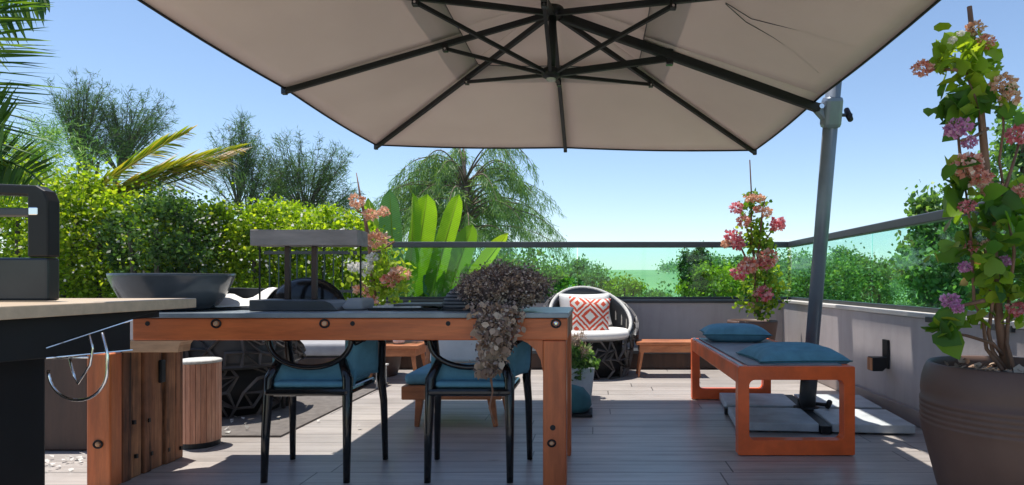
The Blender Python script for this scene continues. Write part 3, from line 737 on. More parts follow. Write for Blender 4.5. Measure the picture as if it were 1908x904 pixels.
# ------------------------------------------------------------------ pierced tub chairs
def make_tub():
    t = thing('tub_chair', '', 'lounge chair')
    rs = random.Random(3)
    bm = bmesh.new(); NA, NZ = 26, 4; Rr = .4; grid = []
    def rimz(a):   # a=0 front (-y)
        back = (1-cos(a))/2; return .34+.5*back**1.1
    for j in range(NZ+1):
        row = []
        for i in range(NA):
            a = 2*pi*(i+(.5 if j % 2 else 0))/NA+rs.uniform(-.06,.06)*(0 < j < NZ)
            z = .0+j/NZ*.36+rs.uniform(-.016,.016)*(0 < j < NZ)
            r0 = Rr*(.86+.16*sin(pi*min(1, j/NZ)*.6))
            row.append(bm.verts.new((r0*sin(a), -r0*cos(a), z)))
        grid.append(row)
    for j in range(NZ):
        for i in range(NA):
            a_, b_, c_, d_ = grid[j][i], grid[j][(i+1) % NA], grid[j+1][(i+1) % NA], grid[j+1][i]
            if rs.random() < .5: bm.faces.new((a_, b_, c_)); bm.faces.new((a_, c_, d_))
            else: bm.faces.new((a_, b_, d_)); bm.faces.new((b_, c_, d_))
    ed = [e for e in bm.edges if not e.is_boundary]; rs.shuffle(ed)
    bmesh.ops.dissolve_edges(bm, edges=ed[:int(len(ed)*.34)], use_verts=False)
    me = bpy.data.meshes.new('pierced_base'); bm.to_mesh(me); bm.free(); me.materials.append(M['lattice'])
    o = bpy.data.objects.new('pierced_base', me); col.objects.link(o); o.parent = t
    w = o.modifiers.new('w', 'WIREFRAME'); w.thickness = .03; w.use_even_offset = False
    # inner liner behind the piercing
    MB().lathe([(.30,.01),(.31,.34)], (0,0,0), 32).build('liner', M['black'], t, True)
    # back shell
    vs_ = []; fs = []; N = 44; K = 8; R0 = .42; rim = []
    for i in range(N+1):
        a = R(50)+R(260)*i/N; zt = rimz(a)
        for j in range(K+1):
            f = j/K; r0 = R0*(1+.04*sin(pi*f))-.03*f*f
            z = .33+(zt-.33)*f; vs_.append((r0*sin(a), -r0*cos(a), z))
        rim.append(Vector(vs_[-1]))
    for i in range(N):
        for j in range(K): q = i*(K+1)+j; fs.append((q, q+1, q+K+2, q+K+1))
    bs = MB().add(vs_, fs).build('back_shell', M['char'], t, True); s2 = bs.modifiers.new('t', 'SOLIDIFY'); s2.thickness = .022
    bm = bmesh.new(); NB, NK = 20, 4; gr = []
    for i in range(NB+1):
        a = R(52)+R(256)*i/NB; zt = rimz(a); row = []
        for j in range(NK+1):
            f = j/NK; jx = rs.uniform(-.04,.04)*(0 < j < NK); z = .35+(zt-.36)*f+rs.uniform(-.02,.02)*(0 < j < NK)
            row.append(bm.verts.new(((R0+.035)*sin(a+jx), -(R0+.035)*cos(a+jx), z)))
        gr.append(row)
    for i in range(NB):
        for j in range(NK):
            a_, b_, c_, d_ = gr[i][j], gr[i+1][j], gr[i+1][j+1], gr[i][j+1]
            if rs.random() < .5: bm.faces.new((a_, b_, c_)); bm.faces.new((a_, c_, d_))
            else: bm.faces.new((a_, b_, d_)); bm.faces.new((b_, c_, d_))
    ed = [e for e in bm.edges if not e.is_boundary]; rs.shuffle(ed)
    bmesh.ops.dissolve_edges(bm, edges=ed[:int(len(ed)*.34)], use_verts=False)
    me = bpy.data.meshes.new('pierced_back'); bm.to_mesh(me); bm.free(); me.materials.append(M['lattice'])
    o = bpy.data.objects.new('pierced_back', me); col.objects.link(o); o.parent = t
    w = o.modifiers.new('w', 'WIREFRAME'); w.thickness = .03; w.use_even_offset = False
    MB().tube(rim, .017, 8).build('rope_rim', M['rope'], t, True)
    for i in list(range(3, 15, 2))+list(range(N-14, N-2, 2)):
        p = rim[i]; MB().tube([p+Vector((0,0,.015)), p*1.04+Vector((0,0,-.05)), Vector((p.x*1.03, p.y*1.03, max(.36, p.z-.22)))], .007, 6).build('lashing', M['rope'], t, True)
    sc_ = MB().lathe([(.33,.35),(.375,.37),(.39,.4),(.38,.43),(.34,.445),(.0,.45)], (0,-.03,0), 40, cap1=False).build('seat_cushion', M['whitefab'], t, True)
    xform(pillow(MB(), .56, .34, .14, 16), (0, .24, .62), (R(-14), 0, 0)).build('back_cushion', M['whitefab'], t, True)
    return t
tb = make_tub()
D2 = 6.0
t_r = dup(tb, ((1100-CX)*D2/F, D2+.25, 0), R(14), 'round tub chair with pierced dark base, rope rim and diamond patterned pillow')
tb.location = ((425-CX)*4.45/F, 4.5, 0); tb.rotation_euler = (0,0,R(165)); tb['label'] = 'black pierced tub chair behind the table beside the barrel stool'
for o in (tb, t_r): o['group'] = 'pierced tub chairs'
pw = pillow(MB(), .40, .38, .13, 20).build('patterned_pillow', M['diamond'], None, True)
pw.location = P(1098, 591, 6.05); pw.location.y = 6.05; pw.rotation_euler = (R(-10), R(3), R(6))
tag(pw, 'white pillow with orange-red diamond pattern on the far round chair', 'pillow')

# sofa along the back wall, seen under the table
sx_ = (505-CX)*6.3/F
t = thing('outdoor_sofa', 'dark framed low sofa with sand coloured cushions by the back wall, seen under the table', 'sofa', (sx_+.5, 6.25, 0))
MB().box(sx_, sx_+1.15, 5.95, 6.5, .03, .2).build('base', M['brownbox'], t, bevel=.01)
MB().box(sx_, sx_+.14, 5.93, 6.52, .204, .62).build('arm_panel', M['black'], t, bevel=.01)
MB().box(sx_+.145, sx_+1.13, 5.96, 6.4, .204, .33).build('seat_cushion', M['greyfab'], t, True, bevel=.03)
for i in range(2): MB().box(sx_+.16+.49*i, sx_+.63+.49*i, 6.3, 6.44, .335, .68).build('back_cushion', M['sandfab'], t, True, bevel=.03)
# dark sheet that paints the shade under the left seating
t = MB().box(-4.6, -1.82, 3.72, 5.7, .002, .012).build('shade_sheet', plain('shade_sheet_dark', (.13,.115,.105), .95, 0, .25, 20, .5, .004), None)
tag(t, 'dark grey-brown flat sheet standing in for shade under the black tub chair', 'shade_sheet')

# ------------------------------------------------------------------ things on the table
TT = tz+.008
q = Vector(((312-CX)*2.98/F, 3.02, TT+.001))
t = thing('bowl', 'large dark oval glazed bowl on the left end of the table', 'bowl', tuple(q))
MB().lathe([(.15,0),(.185,.012),(.222,.06),(.25,.115),(.268,.158),(.27,.172),(.262,.172),(.25,.15),(.215,.085),(.15,.035),(0,.03)], q, 56, 1, .8, cap1=False).build('body', M['bowl'], t, True)

# napkin in a slanted dark tray
q = Vector(((452-CX)*3.15/F, 3.12, TT))
t = thing('serving_tray', 'grey slanted tray behind the white cloth on the table', 'tray', tuple(q))
MB().prism([(q.x-.15, TT+.002), (q.x+.09, TT+.002), (q.x+.115, TT+.1), (q.x-.15, TT+.105)], 'y', 3.26, 3.275).build('back_panel', M['char'], t, bevel=.003)
MB().box(q.x-.15, q.x+.09, 3.06, 3.258, TT+.002, TT+.012).build('base_panel', M['char'], t, bevel=.003)
vs_ = []; fs = []; N = 12
for i in range(N+1):
    for j in range(N+1):
        u, v = i/N, j/N
        vs_.append((q.x-.15+.265*u, 3.055+.19*v-.02*sin(u*5), TT+.016+.085*v**1.3*(.35+1.1*abs(u-.38))+.012*sin(u*11+v*5)*v))
for i in range(N):
    for j in range(N): a = i*(N+1)+j; fs.append((a, a+1, a+N+2, a+N+1))
nk = MB().add(vs_, fs).build('napkin', M['whitefab'], None, True); s2 = nk.modifiers.new('t', 'SOLIDIFY'); s2.thickness = .004
tag(nk, 'crumpled white cloth napkin lying in the grey tray', 'napkin')

# stand with a raised board, tray base and black arch
sx0, sx1 = (487-CX)*3.05/F, (646-CX)*3.05/F
t = thing('table_stand', 'dark metal stand with raised grey board over a black arch', 'stand', ((sx0+sx1)/2, 3.05, TT))
MB().prism([(sx0, TT+.001), (sx1, TT+.001), (sx1-.03, TT+.035), (sx1-.06, TT+.048), (sx0, TT+.052)], 'y', 2.94, 3.16).build('base_tray', M['char'], t, bevel=.004)
bz0 = P(0, 459, 3.1).z; bz1 = P(0, 430, 3.1).z; bxa, bxb = (480-CX)*3.1/F, (676-CX)*3.1/F
MB().box(bxa, bxb, 3.03, 3.17, bz0, bz1).build('raised_board', plain('board_grey', (.24,.21,.205), .6, 0, .25, 6, .3, .004, (1,4,4)), t, bevel=.004)
for px, rr_ in ((536,.012),(586,.012)):
    x = (px-CX)*3.1/F; MB().box(x-rr_, x+rr_, 3.09, 3.114, TT+.05, bz0-.001).build('post', M['brownbox'], t, bevel=.003)
for px in (484, 672):
    x = (px-CX)*3.1/F; MB().tube([(x, 3.1, TT+.002), (x, 3.1, bz0)], .0045, 8).build('thin_post', M['black'], t)
mb = MB(); ac = Vector(((567-CX)*3.2/F, 3.2, TT-.02)); 
for k in range(7):
    s = -1+2*k/6; rr_ = .19*math.sqrt(max(.02, 1-(s*.62)**2)); y = 3.24+s*.03
    mb.tube([ac+Vector((rr_*cos(a), (y-3.2), rr_*.8*sin(a)+.02)) for a in [pi*i/20 for i in range(21)]], .005, 6)
mb.build('arch_ribs', M['black'], t)
ar = MB().lathe([(.185*cos(a), .15*sin(a)) for a in [R(90*i/12) for i in range(13)]], ac+Vector((0,.03,.02)), 40, 1, .3, cap1=False).build('arch_cover', M['blackgloss'], t, True)
# folded dark cloth, magazines
q = Vector(((662-CX)*3.1/F, 3.1, TT+.002))
w_ = MB().prism([(q.x-.06, 0+TT+.002), (q.x+.06, TT+.002), (q.x+.06, TT+.055), (q.x-.01, TT+.058), (q.x-.03, TT+.03)], 'y', 3.03, 3.2).build('folded_cloth', M['greyfab'], None, True, bevel=.012)
tag(w_, 'small grey folded cloth at the right foot of the board stand', 'cloth')
for i, (a_, b2, z0, z1, m_, lb) in enumerate(((700, 826, .002, .012, 'black', 'bottom black tray of the flat stack on the table'), (712, 800, .0125, .021, 'rope', 'thin pale magazine between the two dark trays on the table'), (745, 835, .0215, .031, 'char', 'topmost dark grey tray of the flat stack on the table'))):
    xa, xb = (a_-CX)*3.12/F, (b2-CX)*3.12/F
    tag(MB().box(xa, xb, 3.0, 3.25, TT+z0, TT+z1, R((2,-3,4)[i])).build(('tray','magazine','tray')[i], M[m_], None, bevel=.002), lb, ('tray','magazine','tray')[i])

# dried flowers hanging over the edge
dc = P(938, 538, 3.0)
t = thing('dried_bouquet', 'big dried brown flower bunch drooping over the table edge', 'dried flowers', (dc.x, 2.9, TT))
ico = bmesh.new(); bmesh.ops.create_icosphere(ico, subdivisions=4, radius=1)
from mathutils import noise as mnoise
for v in ico.verts:
    k = 1+.3*mnoise.noise(v.co*2.3)+.14*mnoise.noise(v.co*7)
    v.co = Vector((dc.x, dc.y, dc.z))+Vector((v.co.x*.185*k, v.co.y*.15*k, v.co.z*.088*k))
me = bpy.data.meshes.new('bloom_mass'); ico.to_mesh(me); ico.free(); me.materials.append(plain('dried_mass', (.15,.105,.095), .95, 0, .5, 40, 1, .02))
me.polygons.foreach_set('use_smooth', [True]*len(me.polygons)); o = bpy.data.objects.new('bloom_mass', me); col.objects.link(o); o.parent = t; o.matrix_parent_inverse = wloc(t).inverted()
d = rng.normal(size=(9000,3)); d /= np.linalg.norm(d, axis=1)[:,None]
lump = np.array([1+.26*mnoise.noise(Vector(q)*2.3)+.16*mnoise.noise(Vector(q)*6) for q in d])[:,None]
pts = np.array(dc)+np.array([0,0,.008])+d*lump*np.array([.2,.165,.1])*(.82+.3*rng.random((9000,1))**2)
pts = pts[pts[:,2] > TT+.004]
leaves('dried_petals', pts, .011, G['dried'], t, 'petal')
hp = []
for _ in range(150):
    d1 = Vector((random.gauss(0,1), random.gauss(-.4,1), random.gauss(0,1))).normalized(); c1 = Vector((dc.x+d1.x*.2, dc.y+d1.y*.165, dc.z+d1.z*.095))
    if c1.z < TT+.01: continue
    for _ in range(26): hp.append((c1.x+random.gauss(0,.007), c1.y+random.gauss(0,.007), c1.z+random.gauss(0,.007)))
leaves('seed_heads', np.array(hp), .012, G['husk'], t, 'petal')
tw_ = MB()
for _ in range(70):
    d1 = Vector((random.gauss(.2,1), random.gauss(-.3,1), abs(random.gauss(0,.9)))).normalized(); c1 = Vector((dc.x+d1.x*.18, dc.y+d1.y*.15, dc.z+d1.z*.085))
    tw_.tube([c1, c1+d1*random.uniform(.02,.045)], .0015, 4)
tag(tw_.build('twigs', M['stick'], t), kind='stuff')
# hanging tail
tail = bez(P(925, 570, 2.79), P(935, 610, 2.74), P(905, 705, 2.76), 10)
mb = MB()
for k in range(26):
    ox = random.uniform(-.06,.06); s = random.uniform(.4,1)
    pp = [Vector(q)+Vector((ox*(1-.5*i/10)+.012*sin(i*.9+k), random.uniform(-.02,.0), 0)) for i, q in enumerate(tail[:max(4, int(11*s))])]
    mb.tube(pp, .0022, 4)
mb.build('stems', M['stick'], t)
tp_ = []
for i in range(3200):
    f = random.random()**.8; q = Vector(tail[min(10, int(f*10))]); w = .1*(1-f*.62)
    tp_.append((q.x+random.gauss(0, w*.5), q.y-.012+random.gauss(0,.02)-.0, q.z+random.uniform(-.012,.012)))
tp_ = np.array(tp_); tp_[:,1] = np.minimum(tp_[:,1], 2.783)
leaves('hanging_petals', tp_[:2300], .015, G['dried'], t, 'petal')
leaves('husks', tp_[2300:], .035, G['husk'], t, 'oval', dirs=np.tile([0,0,-1.], (900,1)), jitter=.7)
# wrapped pale sheath
sh_ = MB().tube([P(930,640,2.73), P(925,660,2.73), P(908,685,2.75), P(898,702,2.76)], [.03,.045,.05,.03], 12, squash=.5).build('paper_wrap', plain('kraft_wrap', (.3,.22,.15), .9, 0, .35, 25, .8, .01), t, True)
dr = MB().tube([P(914,700,2.76), P(918,730,2.76), P(912,760,2.76), P(922,790,2.77)], [.006,.004,.005,.002], 6).build('loose_strand', M['stick'], t)
# black basket it lies in
kb = Vector((dc.x-.2, 3.06, TT))
t = thing('basket', 'black woven basket lying behind the dried flower bunch', 'basket', tuple(kb))
MB().lathe([(.13*cos(a), .125*sin(a)) for a in [R(90*i/10) for i in range(11)]], kb+Vector((.03,0,.002)), 36, 1, .8, cap1=False).build('body', M['lattice'], t, True)
mb = MB()
for k in range(7): 
    z = .015+k*.016; rr_ = .132*math.sqrt(max(0, 1-(z/.128)**2)); mb.tube([kb+Vector((.03+rr_*cos(a), rr_*.8*sin(a), z)) for a in [2*pi*i/30 for i in range(30)]], .0035, 5, True)
mb.build('weave', M['black'], t)

# ------------------------------------------------------------------ outdoor grill counter, left foreground
GX = -1.5
t = thing('grill_cart', 'black outdoor grill cart with pale wooden side shelf in the left foreground', 'grill', (-1.9, 1.9, 0))
MB().box(-2.6, GX, .2, 2.42, .803, .838).build('shelf_board', M['board'], t, bevel=.003)
MB().prism([(.9,.8),(2.34,.8),(2.16,.775),(2.16,.67),(1.82,.683),(.9,.72)], 'x', GX-.09, GX-.06).build('shelf_bracket', M['black'], t, bevel=.003)
MB().tube([(GX-.055, 1.82, .712), (GX-.055, 2.16, .772)], .003, 6).tube([(GX-.055, 1.82, .684), (GX-.055, 2.16, .671)], .0025, 6).build('bracket_edge', M['chrome'], t)
MB().box(-2.6, -1.705, 1.3, 2.0, 0.03, .8).build('body', M['black'], t, bevel=.01)
MB().prism([(-2.6,.58),(-1.72,.62),(-1.72,.775),(-2.6,.775)], 'y', 1.98, 2.005).build('drawer_front', M['char'], t, bevel=.004)
MB().box(-2.6, -1.6, 2.01, 2.36, .77, .8).build('under_tray', M['black'], t)
# hood frame standing on the counter
hz0 = .84; D0 = 2.0
hx1 = (88-CX)*D0/F; hx0 = -2.45
pr = P(0, 340, D0).z; p480 = P(0, 480, D0).z
hf = MB()
pts_ = [(hx1-.035, 0, hz0), (hx1-.035, 0, pr-.05), (hx1-.04, 0, pr-.03), (hx1-.06, 0, pr-.018), (hx0, 0, pr+.01)]
MB().box(hx0, hx1, D0, D0+.05, hz0, p480).build('hood_panel', plain('hood_grey', (.035,.038,.042), .3, .5, .2, 5, .05), t, bevel=.008)
MB().prism([(hx1, p480+.002), (hx1, pr-.055), (hx1-.012, pr-.025), (hx1-.04, pr-.008), (hx0, pr+.02), (hx0, pr-.012), (hx1-.065, pr-.04), (hx1-.065, p480+.002)], 'y', D0+.002, D0+.05).build('hood_frame', M['black'], t, bevel=.006)
MB().box(hx0, hx1-.068, D0+.02, D0+.06, P(0,401,D0).z, P(0,386,D0).z).build('hood_handle', M['char'], t, bevel=.004)
MB().box(hx1-.058, hx1-.03, D0-.002, D0+.01, P(0,401,D0).z, P(0,386,D0).z).build('handle_mount', M['chrome'], t, bevel=.003)
# chrome rings hanging at the side
rx = GX-.03
pr_ = [P(90,690,1.9)]+[P(145+55*cos(a), 690-56*sin(a), 1.9) for a in [pi+pi*i/16 for i in range(1,17)]]+[P(200,660,1.9), P(190,620,1.9)]
MB().tube(pr_, .0042, 8).build('towel_ring', M['chrome'], t, True)
MB().tube([P(166,624,1.92), P(173,650,1.92), P(168,680,1.92), P(145,715,1.92), P(138,700,1.92), P(130,668,1.92)], .0035, 8).build('hook', M['chrome'], t, True)
MB().tube([P(89,667,1.9), P(165,666,1.9)], .0035, 8).build('hook_bar', M['chrome'], t, True)
tw = MB().prism([(-1.93, .30), (-1.795, .585), (-2.2, .60), (-2.2, .28)], 'y', 1.93+.05, 1.979)
tag(MB().prism([(-2.3,.25),(-2.0,.24),(-1.93,.4),(-1.84,.57),(-2.3,.6)], 'y', 2.006, 2.03).build('towel', M['blue'], None, bevel=.01) if False else MB().prism([(-2.3,.30),(-1.88,.36),(-1.815,.56),(-2.3,.57)], 'y', 1.27, 1.295).build('towel', M['blue'], None, bevel=.008), 'light blue towel hanging on the front of the black grill cart', 'towel')

# dark brown planter box behind
t = thing('planter_box', 'dark brown timber planter box behind the table leg', 'planter', (-3.1, 3.7, 0))
MB().box(-3.6, -2.7, 3.42, 3.95, .003, .54).build('box', M['brownbox'], t, bevel=.008)
MB().box(-3.55, -2.75, 3.47, 3.9, .541, .55).build('soil', M['soil'], t)

# ------------------------------------------------------------------ pots and flowering plants
def rose_leaf_scatter(name, centers, n_, size, mat, parent, spread, tpl='heart'):
    pts = []
    for c in centers:
        for _ in range(n_): pts.append((c[0]+random.gauss(0,spread), c[1]+random.gauss(0,spread), c[2]+random.gauss(0,spread)))
    return leaves(name, np.array(pts), size, mat, parent, tpl, flat=.3)
def flower(c, r, mat, parent, n_=140, s=None):
    d = rng.normal(size=(n_,3)); d /= np.linalg.norm(d, axis=1)[:,None]
    rad = r*(.45+.55*rng.random((n_,1))**.5)*np.array([1,.9,.72])
    pts = np.array(c)+d*rad
    return leaves('flower_head', pts, s or r*.42, mat, parent, 'petal', dirs=d, jitter=.9)

# big pot, right foreground
pc = Vector((1.555, 2.42, 0)); 
t = thing('plant_pot', 'large round brown pot with ribbed bands in the right foreground', 'pot', tuple(pc))
prof = [(.2,0),(.21,.01),(.245,.12),(.275,.24),(.297,.33)]
for k in range(5):
    z = .365+k*.021; prof += [(.301+.001*k, z-.006), (.304, z), (.304, z+.006), (.2985, z+.011)]
prof += [(.302,.49),(.298,.53),(.288,.565),(.279,.585),(.272,.592),(.262,.59),(.26,.57),(.258,.545)]
MB().lathe(prof, pc, 72, cap1=False).build('body', M['pot'], t, True)
MB().lathe([(.257,.545),(.2,.552),(.0,.556)], pc, 40, cap0=False, cap1=False).build('soil', M['soil'], t, True)
d = rng.random((160,2)); 
pp = np.stack([pc.x+.25*np.sqrt(d[:,0])*np.cos(6.283*d[:,1]), pc.y+.25*np.sqrt(d[:,0])*np.sin(6.283*d[:,1]), np.full(160,.56)], 1)
leaves('fallen_leaves', pp, .035, G['husk'], t, 'oval', flat=.8)

t = thing('climbing_plant', 'tall pink flowering climber on a stake in the large brown pot', 'plant', (pc.x, pc.y, .555))
DP = 2.4
st = [P(1880,688,DP), P(1868,600,DP), P(1858,480,DP), P(1845,330,DP), P(1832,190,DP), P(1812,8,DP)]
for q in st: q.y = pc.y
MB().tube(st, [.017,.016,.0155,.015,.013,.009], 8).build('stake', M['stick'], t, True)
def P2(x, y, D=DP): return P(x, y, D)
sm = MB()
for ln in ([(1872,688),(1850,655),(1842,620),(1850,560),(1835,480),(1850,400),(1835,300),(1825,200),(1800,140)],
           [(1890,690),(1876,640),(1880,560),(1890,470),(1875,380),(1862,300),(1870,240),(1868,190)],
           [(1868,690),(1838,650),(1832,600),(1815,560),(1812,500),(1808,420),(1800,360),(1790,300)],
           [(1875,670),(1850,640),(1800,625),(1765,620)], [(1835,560),(1790,570),(1770,565)], [(1850,420),(1880,330),(1900,265)],
           [(1840,240),(1815,255),(1790,262)], [(1830,150),(1780,130),(1725,128)], [(1825,330),(1790,300),(1785,250)]):
    pts_ = [P2(x, y, 2.4+random.uniform(-.05,.04)) for x, y in ln]; sm.tube(pts_, [.008-.005*i/len(pts_) for i in range(len(pts_))], 6)
sm.build('stems', M['stick'], t, True)
# leaves: lime at the top, larger green ones below
top_c = [P2(x, y, 2.4+random.uniform(-.05,.05)) for x, y in ((1770,125),(1785,100),(1800,85),(1815,110),(1790,150),(1750,120),(1815,165),(1840,130),(1770,75),(1800,130),(1825,90),(1785,80))]
rose_leaf_scatter('top_leaves', top_c, 9, .05, G['lime'], t, .022)
mid_c = [P2(x, y, 2.42+random.uniform(-.06,.06)) for x, y in ((1790,190),(1800,210),(1780,215),(1820,180),(1770,190),(1780,340),(1795,350),(1775,300),(1868,205),(1880,195),(1790,235))]
rose_leaf_scatter('leaves', mid_c, 5, .066, G['vine'], t, .024)
low_c = []
for _ in range(40):
    y = random.uniform(360,560); w = 30+45*(1-abs(y-450)/170)
    low_c.append(P2(random.gauss(1860, w*.62), y, 2.42+random.uniform(-.12,.1)))
rose_leaf_scatter('leaves', low_c, 6, .058, G['vine'], t, .035)
rose_leaf_scatter('top_leaves', [P2(x, y, 2.4) for x, y in ((1850,545),(1870,540),(1840,530),(1885,590),(1885,545),(1845,555),(1830,590),(1770,612))], 9, .045, G['lime'], t, .022)
rose_leaf_scatter('leaves', [P2(x, y, 2.38) for x, y in ((1755,615),(1765,612),(1745,612),(1775,345),(1800,215),(1795,205))], 4, .075, G['vine'], t, .012)
for x, y, r, m_ in ((1718,128,.033,'pink'),(1818,52,.03,'peach'),(1835,78,.03,'pink'),(1870,155,.04,'peach'),(1880,182,.034,'peach'),(1785,238,.04,'purple'),(1806,265,.026,'purple'),
                    (1802,308,.05,'pink'),(1825,332,.038,'pink'),(1898,250,.04,'rose'),(1850,355,.036,'peach'),(1802,385,.026,'rose'),(1812,458,.024,'rose'),(1838,455,.018,'peach'),
                    (1870,487,.024,'purple'),(1797,497,.022,'purple'),(1770,560,.03,'purple'),(1785,575,.02,'purple'),(1905,355,.03,'pink'),(1895,575,.03,'rose'),(1775,75,.014,'white'),(1790,62,.012,'white')):
    flower(P2(x, y, 2.36+random.uniform(-.03,.03)), r, G[m_], t, 190)

# far planter with small flowering plant
pc2 = Vector(((1404-CX)*6.3/F, 6.35, 0))
t = thing('plant_pot', 'brown tapered planter by the far right corner of the terrace', 'pot', tuple(pc2))
MB().lathe([(.17,0),(.185,.1),(.235,.45),(.245,.50),(.24,.52),(.225,.52),(.22,.48)], pc2, 40, cap1=False).build('body', M['pot'], t, True)
MB().lathe([(.222,.485),(.0,.49)], pc2, 30, cap0=False, cap1=False).build('soil', M['soil'], t)
t = thing('flowering_shrub', 'small pink flowering shrub with bare tip in the far corner planter', 'plant', (pc2.x, pc2.y, .49))
DQ = 6.3
sm = MB()
for ln in ([(1412,590),(1410,520),(1400,430),(1400,360),(1397,298)], [(1415,585),(1430,500),(1425,450),(1448,415)], [(1408,585),(1405,480),(1385,400),(1375,390)], [(1408,520),(1380,460),(1358,450)], [(1410,500),(1420,400),(1425,370)]):
    pts_ = [P(x, y, DQ+random.uniform(-.1,.1)) for x, y in ln]; sm.tube(pts_, [.012-.008*i/len(pts_) for i in range(len(pts_))], 6)
sm.build('stems', M['stick'], t, True)
cs = [P(random.gauss(1418,20 if y > 480 else 14), y, DQ+random.uniform(-.12,.12)) for y in [random.uniform(430,592) for _ in range(60)]]+[P(random.gauss(1405,14), random.uniform(375,450), DQ) for _ in range(14)]
rose_leaf_scatter('leaves', cs, 11, .05, G['lime'], t, .04, 'oval')
rose_leaf_scatter('leaves', cs[::2], 9, .05, G['vine'], t, .045, 'oval')
for x, y, r, m_ in ((1372,388,.06,'rose'),(1398,370,.05,'peach'),(1415,370,.045,'peach'),(1428,395,.05,'peach'),(1450,418,.07,'rose'),(1365,440,.07,'rose'),(1375,455,.06,'rose'),(1385,412,.06,'pink'),
                    (1352,454,.045,'peach'),(1430,480,.09,'pink'),(1425,492,.07,'rose'),(1395,492,.075,'pink'),(1378,508,.075,'rose'),(1400,498,.06,'pink'),(1422,547,.08,'rose'),(1412,390,.04,'pink'),(1400,568,.03,'peach')):
    flower(P(x, y, DQ-.12), r, G[m_], t, 130, r*.5)

# flowering shrub behind the table (left of the rail)
q = P(700, 575, 6.2)
t = thing('flowering_shrub', 'pale pink flowering climber on a brown stake behind the board stand', 'plant', (q.x, 6.2, 0))
mb = MB()
mb.tube([(q.x+.02, 6.2, .1), P(698,560,6.2), P(690,470,6.2), P(679,400,6.2), P(672,370,6.2), P(664,322,6.2)], [.03,.026,.022,.016,.012,.004], 8)
for a_, b_ in (((690,470),(735,450)), ((698,540),(745,515)), ((679,400),(655,375)), ((700,560),(670,520))):
    mb.tube([P(*a_,6.2), P((a_[0]+b_[0])/2, (a_[1]+b_[1])/2+6, 6.15), P(*b_,6.1)], .008, 6)
mb.build('stake', M['stick'], t, True)
cs = [P(random.gauss(710,26), random.uniform(470,590), 6.2+random.uniform(-.15,.15)) for _ in range(60)]
rose_leaf_scatter('leaves', cs, 12, .055, G['lime'], t, .05, 'oval')
for x, y, r, m_ in ((703,447,.09,'peach'),(665,375,.07,'peach'),(690,400,.06,'peach'),(745,510,.08,'peach'),(725,522,.07,'pink'),(735,515,.06,'peach'),(680,500,.07,'white'),(672,540,.06,'peach'),(690,560,.06,'pink'),(695,480,.05,'white'),(715,395,.05,'peach'),(660,498,.05,'white')):
    flower(P(x, y, 6.05), r, G[m_], t, 120, r*.5)
t = thing('plant_pot', 'brown round pot of the climber behind the dining table', 'pot', (q.x, 6.2, 0))
MB().lathe([(.17,0),(.2,.1),(.23,.35),(.235,.4),(.215,.4)], (q.x+.03, 6.2, 0), 32).build('body', M['pot'], t, True)

# small planter and floor cushion right of the table leg
q = Vector(((1080-CX)*4.95/F, 5.0, 0))
t = thing('plant_pot', 'small pale square planter on the deck right of the table leg', 'pot', tuple(q))
MB().prism([(q.x-.09,.003),(q.x+.09,.003),(q.x+.115,.24),(q.x-.115,.24)], 'y', 4.9, 5.1).build('body', M['tile'], t, bevel=.006)
t = thing('potted_herb', 'bushy green and dried herb in the small pale planter', 'plant', (q.x, q.y, .24))
leaves('leaves', clumpy((q.x-.02, 5.0, .30), (.14,.12,.13), 1500, 14), .035, G['mid'], t, 'oval')
leaves('dry_leaves', clumpy((q.x, 5.0, .40), (.12,.1,.09), 700, 12), .04, G['husk'], t, 'needle', sv=.6)
q = Vector(((1070-CX)*4.25/F, 4.4, 0))
t = thing('floor_cushion', 'round teal floor cushion leaning by the table leg', 'cushion', tuple(q))
MB().lathe([(.0,.02),(.11,.02),(.135,.06),(.125,.12),(.08,.175),(0,.2)], q-Vector((.02,0,0)), 32, cap0=False, cap1=False).build('body', M['teal'], t, True)
MB().box(q.x-.05, q.x+.12, q.y-.14, q.y+.1, .003, .022).build('base_board', M['black'], t, bevel=.004)

# pale flecks that paint dappled light on the deck
pts_ = [(random.gauss(-2.75,.22), random.gauss(3.15,.12), .012) for _ in range(60)]+[(random.gauss(-2.3,.3), random.gauss(3.95,.2), .018) for _ in range(40)]
tag(leaves('dapple_flecks', np.array(pts_), .03, G['white'], None, 'petal', flat=.9), 'scattered pale flecks standing in for dappled light on the deck near the planter box', 'light_flecks', None, 'stuff')

# narrow slotted strip added out of view to shade the right wall and deck
t = thing('added_shade_strip', 'added unseen overhead strip that shades the right side of the terrace', 'shade_blocker', (1.27, -2.8, 0))
MB().box(1.07, 1.42, -3, 5.7, 3.5, 3.525).build('board', M['fwood'], t, bevel=.003)  # wide board of the added shade strip
MB().box(1.467, 1.495, -3, 5.7, 3.5, 3.525).build('board', M['fwood'], t, bevel=.003)  # narrow board of the added shade strip
for y0, y1 in ((-3,2.2),(3.95,4.45),(5.4,5.695)): MB().box(1.421, 1.466, y0, y1, 3.502, 3.522).build('shade_strip_filler', M['fwood'], t)
MB().box(1.2, 1.32, -2.9, -2.78, .004, 3.498).build('post', M['fwood'], t, bevel=.005)
MB().box(1.22, 1.3, -2.95, 5.6, 3.565, 3.7).build('beam', M['fwood'], t, bevel=.005)

